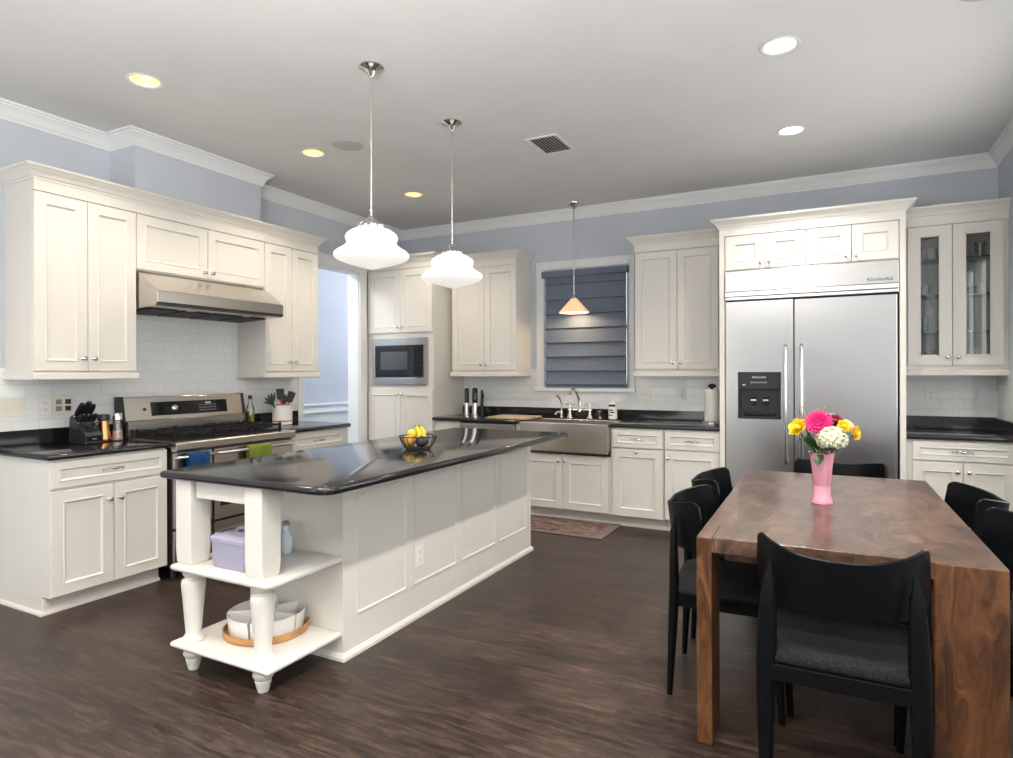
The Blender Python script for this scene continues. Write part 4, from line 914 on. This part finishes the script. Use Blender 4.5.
# ------------------------------------------------------------------ chairs
def make_chair(label):
    r = thing('dining_chair', label, 'chair')
    # backrest: bent plywood
    hw = .252; n = 40; th = .013
    def pt(s, off):
        x = hw*s*(1-.02*abs(s)); y = -.258+.160*abs(s)**3.2
        dx = hw; dy = .160*3.2*abs(s)**2.2*(1 if s > 0 else -1); nn = Vector((-dy, dx)).normalized()
        return x+nn.x*off, y+nn.y*off
    mb = MB(); rows = []
    for i in range(n+1):
        s = sin(pi/2*(-1+2*i/n))
        e = abs(s)
        k_ = max(0, (e-.93)/.07); top = .787+.040*e**2-.020*k_**3; bot = .608+.010*e**2+.035*k_**2
        lean = .10
        ring = []
        for off, z in ((0, bot), (th, bot), (th*1.05, (bot+top)/2), (th, top-.004), (th*.5, top), (0, top-.004), (-.003, (bot+top)/2)):
            x, y = pt(s, off); ring.append(Vector((x, y-(z-.74)*.17, z)))
        rows.append(ring)
    mb.rings(rows); mb.build('backrest', 'chair', r, smooth=50)
    for s in (-1, 1):
        w = MB(); w.tube([(s*.212, -.232, 0), (s*.212, -.220, .25), (s*.210, -.212, .44), (s*.206, -.214, .58), (s*.202, -.215, .69), (s*.199, -.213, .755)], [.015, .023, .027, .024, .017, .004], 12, (.8, 1.15)); w.build('leg', 'chair', r, smooth=60)
        w = MB(); w.tube([(s*.195, .235, 0), (s*.205, .225, .25), (s*.208, .215, .43)], [.0125, .018, .022], 12); w.build('leg', 'chair', r, smooth=60)
        MB().lathe([(.012, 0), (.012, .004)], (s*.195, .235, -.001), 10).build('glide', 'bright', r)
        w = MB(); w.box(s*.207-.010, s*.207+.010, -.215, .215, .375, .425); w.build('side_rail', 'chair', r, bevel=.004)
    MB().box(-.215, .215, -.228, -.206, .372, .427).build('rear_rail', 'chair', r, bevel=.004)
    MB().box(-.20, .20, .200, .222, .378, .425).build('front_rail', 'chair', r, bevel=.004)
    mb = MB(); rows = []
    for z, g in ((.425, .015), (.432, .002), (.448, 0), (.462, .010), (.470, .035), (.473, .10)):
        rows.append([Vector((x, y+.012, z-(.008 if g > .05 else 0))) for x, y in rrect(.238-g, .238-g, .06)])
    mb.rings(rows); mb.build('seat', 'seat', r, smooth=60)
    return r
c0 = make_chair('black wooden chair with charcoal seat at the camera-side end of the table'); c0['label'] = 'black bentwood chair pulled up at the table end opposite the refrigerator'
c0.location = (4.506, -3.56, 0)
GC = None
dup(c0, (4.090, -3.06, 0), -pi/2+.06, 'black bentwood chair on the island side of the table, beside the thin table leg')
dup(c0, (4.075, -2.45, 0), -pi/2+.03, 'black bentwood chair on the island side of the table, closer to the refrigerator')
dup(c0, (4.93, -3.085, 0), pi/2, 'black bentwood chair on the wall side of the table, beside the wide table leg')
dup(c0, (4.907, -2.455, 0), pi/2+.08, 'black bentwood chair on the wall side of the table, closer to the corner cabinet')
dup(c0, (4.525, -1.77, 0), pi, 'black bentwood chair tucked under the table end facing the refrigerator')

# ------------------------------------------------------------------ vase and flowers
VX, VY, VZ = 4.444, -2.742, .7605
r = thing('flower_vase', 'tall flared pink vase full of flowers on the dining table', 'vase', (VX, VY, VZ))
MB().lathe([(.044, 0), (.046, .004), (.040, .02), (.035, .045), (.036, .09), (.042, .16), (.049, .21), (.056, .232), (.057, .234), (.053, .233), (.046, .20), (.034, .06), (.001, .03)], (0, 0, 0), 36).build('body', 'pink', r, smooth=60)
def flower(name, label, head, hm, pos, nrm=(0, -1, .5), size=.04, group=None, leaf=False):
    """pos: head centre relative to the vase foot"""
    o = thing(name, label, 'flower', (VX, VY, VZ), 0, group)
    p = Vector(pos); b = Vector((p.x*.12, p.y*.12, .05)); mid = Vector((p.x*.35, p.y*.35, .22))
    w = MB(); w.tube([b, mid, p], .0032, 6); w.build('stem', 'stem', o, smooth=60)
    nv = Vector(nrm).normalized(); q = Matrix.Translation(p) @ nv.to_track_quat('Z', 'Y').to_matrix().to_4x4()
    w = MB(); rnd = random.Random(name+label)
    def petal(a, ln, wd, el, r0=0., cup=0., z=0.):
        rs = []; m4 = q @ Matrix.Rotation(a, 4, 'Z') @ Matrix.Translation((r0, 0, z)) @ Matrix.Rotation(-el, 4, 'Y')
        for t, f in ((0, .25), (.3, .8), (.6, 1), (.85, .8), (1, .25)):
            zc = cup*t*t
            rs.append([m4 @ Vector((ln*t, y*wd*f, zc+abs(y)*.12*wd+dz)) for y, dz in ((-1, 0), (0, -.0006), (1, 0), (0, .0006))])
        w.rings(rs)
    if head == 'gerbera':
        for ring, (n, ln, el, z) in enumerate(((22, 1.0, .05, 0), (20, .85, .25, .003), (16, .65, .5, .006), (12, .4, .8, .008))):
            for i in range(n): petal(2*pi*i/n+ring*.13, size*ln, size*.13, el+rnd.uniform(-.05, .05), size*.12, 0, z)
        w.build('petals', hm, o, smooth=60)
        MB().ball((0, 0, .006), size*.2, 10, (1, 1, .5), q).build('disc', 'centre', o, smooth=60)
    elif head == 'rose':
        for ring, (n, ln, el) in enumerate(((6, 1.0, .75), (5, .95, 1.0), (5, .9, 1.2), (4, .85, 1.4))):
            for i in range(n): petal(2*pi*i/n+ring*.5, size*ln*1.25, size*.55, el, size*(.22-.05*ring), -size*.25, -size*.4)
        w.ball((0, 0, 0), size*.5, 12, (1, 1, 1.1), q); w.build('petals', hm, o, smooth=60)
    elif head == 'hydrangea':
        N = 70
        for i in range(N):
            z = 1-1.75*(i+.5)/N; rr = math.sqrt(max(0, 1-z*z)); ph = i*2.39996; d = Vector((rr*cos(ph), rr*sin(ph), z)); c = p+Vector((d.x*size*1.12, d.y*size, d.z*size*.86))*rnd.uniform(.9, 1.06)
            fq = Matrix.Translation(c) @ d.to_track_quat('Z', 'Y').to_matrix().to_4x4() @ Matrix.Rotation(rnd.uniform(0, 6), 4, 'Z')
            for k in range(4):
                m4 = fq @ Matrix.Rotation(k*pi/2, 4, 'Z')
                w.rings([[m4 @ Vector((x, y*f, .004*x/.01*rnd.uniform(.2, 1)+dz)) for y, dz in ((-1, 0), (0, .0006), (1, 0), (0, -.0006))] for x, f in ((.0005, .001), (.006, .0065), (.011, .006), (.0145, .002))])
        w.ball(p, size*.86, 16, (1.1, 1, .86)); w.build('floret_head', hm, o, smooth=60)
    elif head == 'blade':
        m4 = q
        w.rings([[m4 @ Vector((x*f, y, t*size)) for x, y in ((-1, 0), (0, -.002), (1, 0), (0, .002))] for t, f in ((-.5, .006), (-.1, .013), (.4, .014), (.8, .009), (1, .001))]); w.build('leaf_blade', hm, o, smooth=60)
    if leaf:
        lw = MB(); lm = Matrix.Translation(mid) @ Vector((p.x*2+.01, -.5, .2)).normalized().to_track_quat('X', 'Z').to_matrix().to_4x4()
        lw.rings([[lm @ Vector((x, y*f, dz-.3*x*x*8)) for y, dz in ((-1, .003), (0, 0), (1, .003), (0, -.001))] for x, f in ((0, .002), (.02, .014), (.04, .016), (.06, .010), (.075, .001))]); lw.build('leaf', 'leaf', o, smooth=60)
    return o
flower('gerbera', 'big magenta gerbera facing out near the top of the bouquet', 'gerbera', 'magenta', (-.012, -.045, .372), (-.1, -1, .45), .056, leaf=True)
flower('hydrangea', 'round creamy white hydrangea head over the vase rim', 'hydrangea', 'hyd', (.042, -.055, .305), size=.058, leaf=True)
flower('yellow_rose', 'single yellow rose on the freezer-door side of the bouquet', 'rose', 'yellow', (-.098, -.03, .345), (-.5, -.7, .5), .036, leaf=True)
flower('red_carnation', 'dark red bloom between the magenta gerbera and the small yellow blooms', 'rose', 'darkred', (.052, -.01, .375), (.2, -.7, .8), .032)
flower('lilac_bloom', 'pale lilac bloom half hidden behind the magenta gerbera', 'rose', 'lilac', (.030, .03, .385), (.1, -.5, 1), .030)
flower('peach_bloom', 'peach pink bloom behind the small yellow blooms', 'gerbera', 'peach', (.098, .0, .358), (.6, -.4, .8), .038)
flower('yellow_bloom', 'small yellow bloom touching the top of the white hydrangea', 'rose', 'yellow', (.088, -.04, .358), (.3, -.8, .5), .024)
flower('yellow_bloom', 'small yellow bloom drooping lowest on the corner-cabinet side of the bouquet', 'rose', 'yellow', (.132, -.04, .330), (.9, -.5, .1), .027)
flower('lily_bud', 'tall lime green bud rising above the magenta gerbera', 'blade', 'lime', (.004, .02, .40), (.15, 0, 1), .05)
flower('lily_bud', 'yellow-green bud rising above the single yellow rose', 'blade', 'lime', (-.068, .01, .395), (-.3, 0, 1), .05)
flower('dark_bud', 'thin dark bud leaning outward beside the yellow-green bud', 'blade', 'centre', (-.080, -.01, .39), (-.5, 0, 1), .04)
o = thing('foliage', 'dark green leaves hanging over the pink vase rim', 'leaf', (VX, VY, VZ), 0)
lw = MB()
for k, (a, hgt, ln, tl_) in enumerate(((-1.75, .235, .07, -.9), (-2.6, .25, .06, .9), (-2.2, .26, .07, .8), (-2.9, .25, .06, 1.1), (-.6, .25, .06, .3), (-3.3, .26, .06, .5), (.6, .26, .06, .6), (1.8, .26, .06, .6), (-2.45, .245, .09, 1.2))):
    lm = Matrix.Translation((cos(a)*.045, sin(a)*.045, hgt)) @ Matrix.Rotation(a, 4, 'Z') @ Matrix.Rotation(-tl_, 4, 'Y')
    lw.rings([[lm @ Vector((x*ln, y*f*1.15, dz)) for y, dz in ((-1, .004), (0, 0), (1, .004), (0, -.0012))] for x, f in ((-.6, .002), (0, .008), (.3, .017), (.55, .018), (.8, .011), (1, .001))])
lw.build('leaves', 'leaf', o, smooth=60)

# ------------------------------------------------------------------ pendant lamps
def pendant(label, x, y):
    r = thing('pendant_lamp', label, 'pendant lamp', (x, y, 0))
    MB().lathe([(.066, H-.0005), (.067, H-.008), (.060, H-.014), (.034, H-.024), (.028, H-.034), (.018, H-.050), (.012, H-.060)], (0, 0, 0), 32).build('canopy', 'nickel', r, smooth=40)
    w = MB(); w.tube([(0, 0, H-.055), (0, 0, 2.60)], .0075, 12); w.tube([(0, 0, 2.60), (0, 0, 2.19)], .0065, 12); w.lathe([(.010, 2.59), (.010, 2.62)], (0, 0, 0), 12); w.lathe([(.011, 2.235), (.012, 2.245), (.009, 2.26)], (0, 0, 0), 12); w.build('rod', 'nickel', r, smooth=40)
    MB().lathe([(.010, 2.212), (.022, 2.202), (.026, 2.189), (.044, 2.181), (.062, 2.168), (.072, 2.156), (.070, 2.143)], (0, 0, 0), 28).build('fitter', 'nickel', r, smooth=40)
    w = MB()
    for k in range(6): a = k*pi/3; w.ball((.073*cos(a), .073*sin(a), 2.154), .010, 8)
    w.build('thumb_screws', 'nickel', r)
    MB().lathe([(0.0665, 2.1478), (0.076, 2.1417), (0.1064, 2.1305), (0.133, 2.1114), (0.1415, 2.0959), (0.1387, 2.0838), (0.1321, 2.0716), (0.1358, 2.0543), (0.1577, 2.037), (0.1862, 2.0197), (0.2004, 2.0042), (0.2004, 1.9921), (0.1881, 1.9782), (0.1444, 1.9609), (0.0874, 1.9436), (0.0323, 1.9281), (0.0114, 1.9229), (0.0009, 1.922)], (0, 0, 0), 40).build('shade', 'opal', r, smooth=60)
    return r
p0 = pendant('white schoolhouse glass pendant over the island end with the open shelves', 2.282, -3.298)
dup(p0, (2.262, -2.457, 0), 0, 'white schoolhouse glass pendant over the island end towards the sink')
r = thing('pendant_lamp', 'small amber cone pendant hanging over the sink before the blue shade', 'pendant lamp', (2.248, -.226, 0))
MB().lathe([(.062, H-.0005), (.060, H-.010), (.050, H-.024), (.024, H-.045), (.008, H-.06)], (0, 0, 0), 28).build('canopy', 'nickel', r, smooth=40)
MB().tube([(0, 0, H-.05), (0, 0, 2.11)], .006, 10).build('rod', 'nickel', r, smooth=60)
MB().lathe([(.008, 2.125), (.02, 2.115), (.026, 2.095), (.030, 2.085)], (0, 0, 0), 20).build('socket', 'nickel', r, smooth=40)
MB().lathe([(.028, 2.088), (.118, 1.985), (.150, 1.952), (.142, 1.946), (.112, 1.972), (.026, 2.075)], (0, 0, 0), 36, cap=False).build('shade', 'amber', r, smooth=40)
MB().ball((0, 0, 2.03), .028, 14).build('bulb', 'bulbw', r, smooth=80)
l = bpy.data.lights.new('lamp_light', 'POINT'); l.energy = 5; l.color = (1, .78, .52); l.shadow_soft_size = .03
lo = bpy.data.objects.new('lamp_light', l); COL.objects.link(lo); lo.location = (0, 0, 1.985); lo.parent = r

# ------------------------------------------------------------------ recessed lamps, ceiling speaker, vent
def can_label(i): return ['recessed lamp in the ceiling over the knife block counter', 'recessed lamp in the ceiling beside the round speaker', 'recessed lamp in the ceiling before the tall corner cabinet', 'recessed white lamp in the ceiling above the middle of the dining table', 'recessed white lamp in the ceiling before the refrigerator'][i] if i < 5 else 'unseen recessed ceiling lamp added to light the near end of the room'
for i, (x, y, k) in enumerate(CANS):
    r = thing('recessed_light', can_label(i), 'ceiling light', (x, y, H), 0, None if i < 5 else 'unseen recessed lamps added for light')
    MB().lathe([(.074, .002), (.095, -.001), (.098, -.004), (.094, -.007), (.080, -.006), (.074, .0)], (0, 0, 0), 36, cap=False).build('trim_ring', 'trim', r, smooth=60)
    MB().lathe([(.0765, -.002), (.074, .03), (.062, .075), (.058, .10)], (0, 0, 0), 36, cap=False).build('reflector', 'canwarm' if k == 'w' else 'canwhite', r, smooth=60)
    MB().lathe([(.057, .085), (.054, .072), (.030, .066), (.001, .065)], (0, 0, 0), 28).build('bulb', 'bulbw' if k == 'w' else 'bulbc', r, smooth=60)
    l = bpy.data.lights.new('lamp_light', 'SPOT'); l.energy = CANW*((.72 if i == 4 else 1.05) if k == 'c' else .56); l.color = (1, .88, .73) if k == 'w' else (1, .94, .85); l.spot_size = radians(130); l.spot_blend = .7; l.shadow_soft_size = .05
    lo = bpy.data.objects.new('lamp_light', l); COL.objects.link(lo); lo.location = (0, 0, .012); lo.parent = r
def speaker(label, x, y):
    r = thing('ceiling_speaker', label, 'speaker', (x, y, H))
    MB().lathe([(.108, -.0005), (.112, -.004), (.108, -.007), (.101, -.006), (.101, -.001)], (0, 0, 0), 40, cap=False).build('bezel', 'grille', r, smooth=40)
    MB().lathe([(.1015, -.001), (.1015, -.005), (.05, -.007), (.001, -.0075)], (0, 0, 0), 40).build('mesh_grille', 'grille', r, smooth=40)
    return r
s0 = speaker('round grey ceiling speaker beside the pendant rod', 1.372, -2.457)
dup(s0, (5.085, -2.62, H), 0, 'round grey ceiling speaker by the wall above the wide table leg')
r = thing('ceiling_vent', 'square white louvred vent in the ceiling beyond the pendants', 'vent', (2.675, -1.777, H))
w = MB(); w.box(-.125, .125, -.18, -.155, -.006, 0).box(-.125, .125, .155, .18, -.006, 0).box(-.125, -.10, -.155, .155, -.006, 0).box(.10, .125, -.155, .155, -.006, 0); w.build('frame', 'trim', r, bevel=.002)
MB().box(-.10, .10, -.155, .155, -.001, 0).build('backing', 'lens', r)
for i in range(9):
    x = -.09+i*.0225; MB().box(-.009, .009, -.155, .155, -.0008, .0008, Matrix.Translation((x, 0, -.006)) @ Matrix.Rotation(radians(38), 4, 'Y')).build('louvre', 'trim', r)
# unseen lamps added to brighten the hall wall beyond the opening
for hy, hl in ((-2.2, 'unseen ceiling lamp added to light the hall from its stove side'), (2.3, 'unseen ceiling lamp added to light the hall from its far end')):
    r = thing('hall_fill_light', hl, 'ceiling light', (-.62, hy, H))
    MB().lathe([(.16, 0), (.16, -.02), (.14, -.05), (.06, -.075), (.001, -.08)], (0, 0, 0), 32).build('bowl', 'opal', r, smooth=60)
    l = bpy.data.lights.new('lamp_light', 'POINT'); l.energy = 70 if hy < 0 else 190; l.color = (.96, .975, 1); l.shadow_soft_size = .12
    lo = bpy.data.objects.new('lamp_light', l); COL.objects.link(lo); lo.location = (0, 0, -.22); lo.parent = r
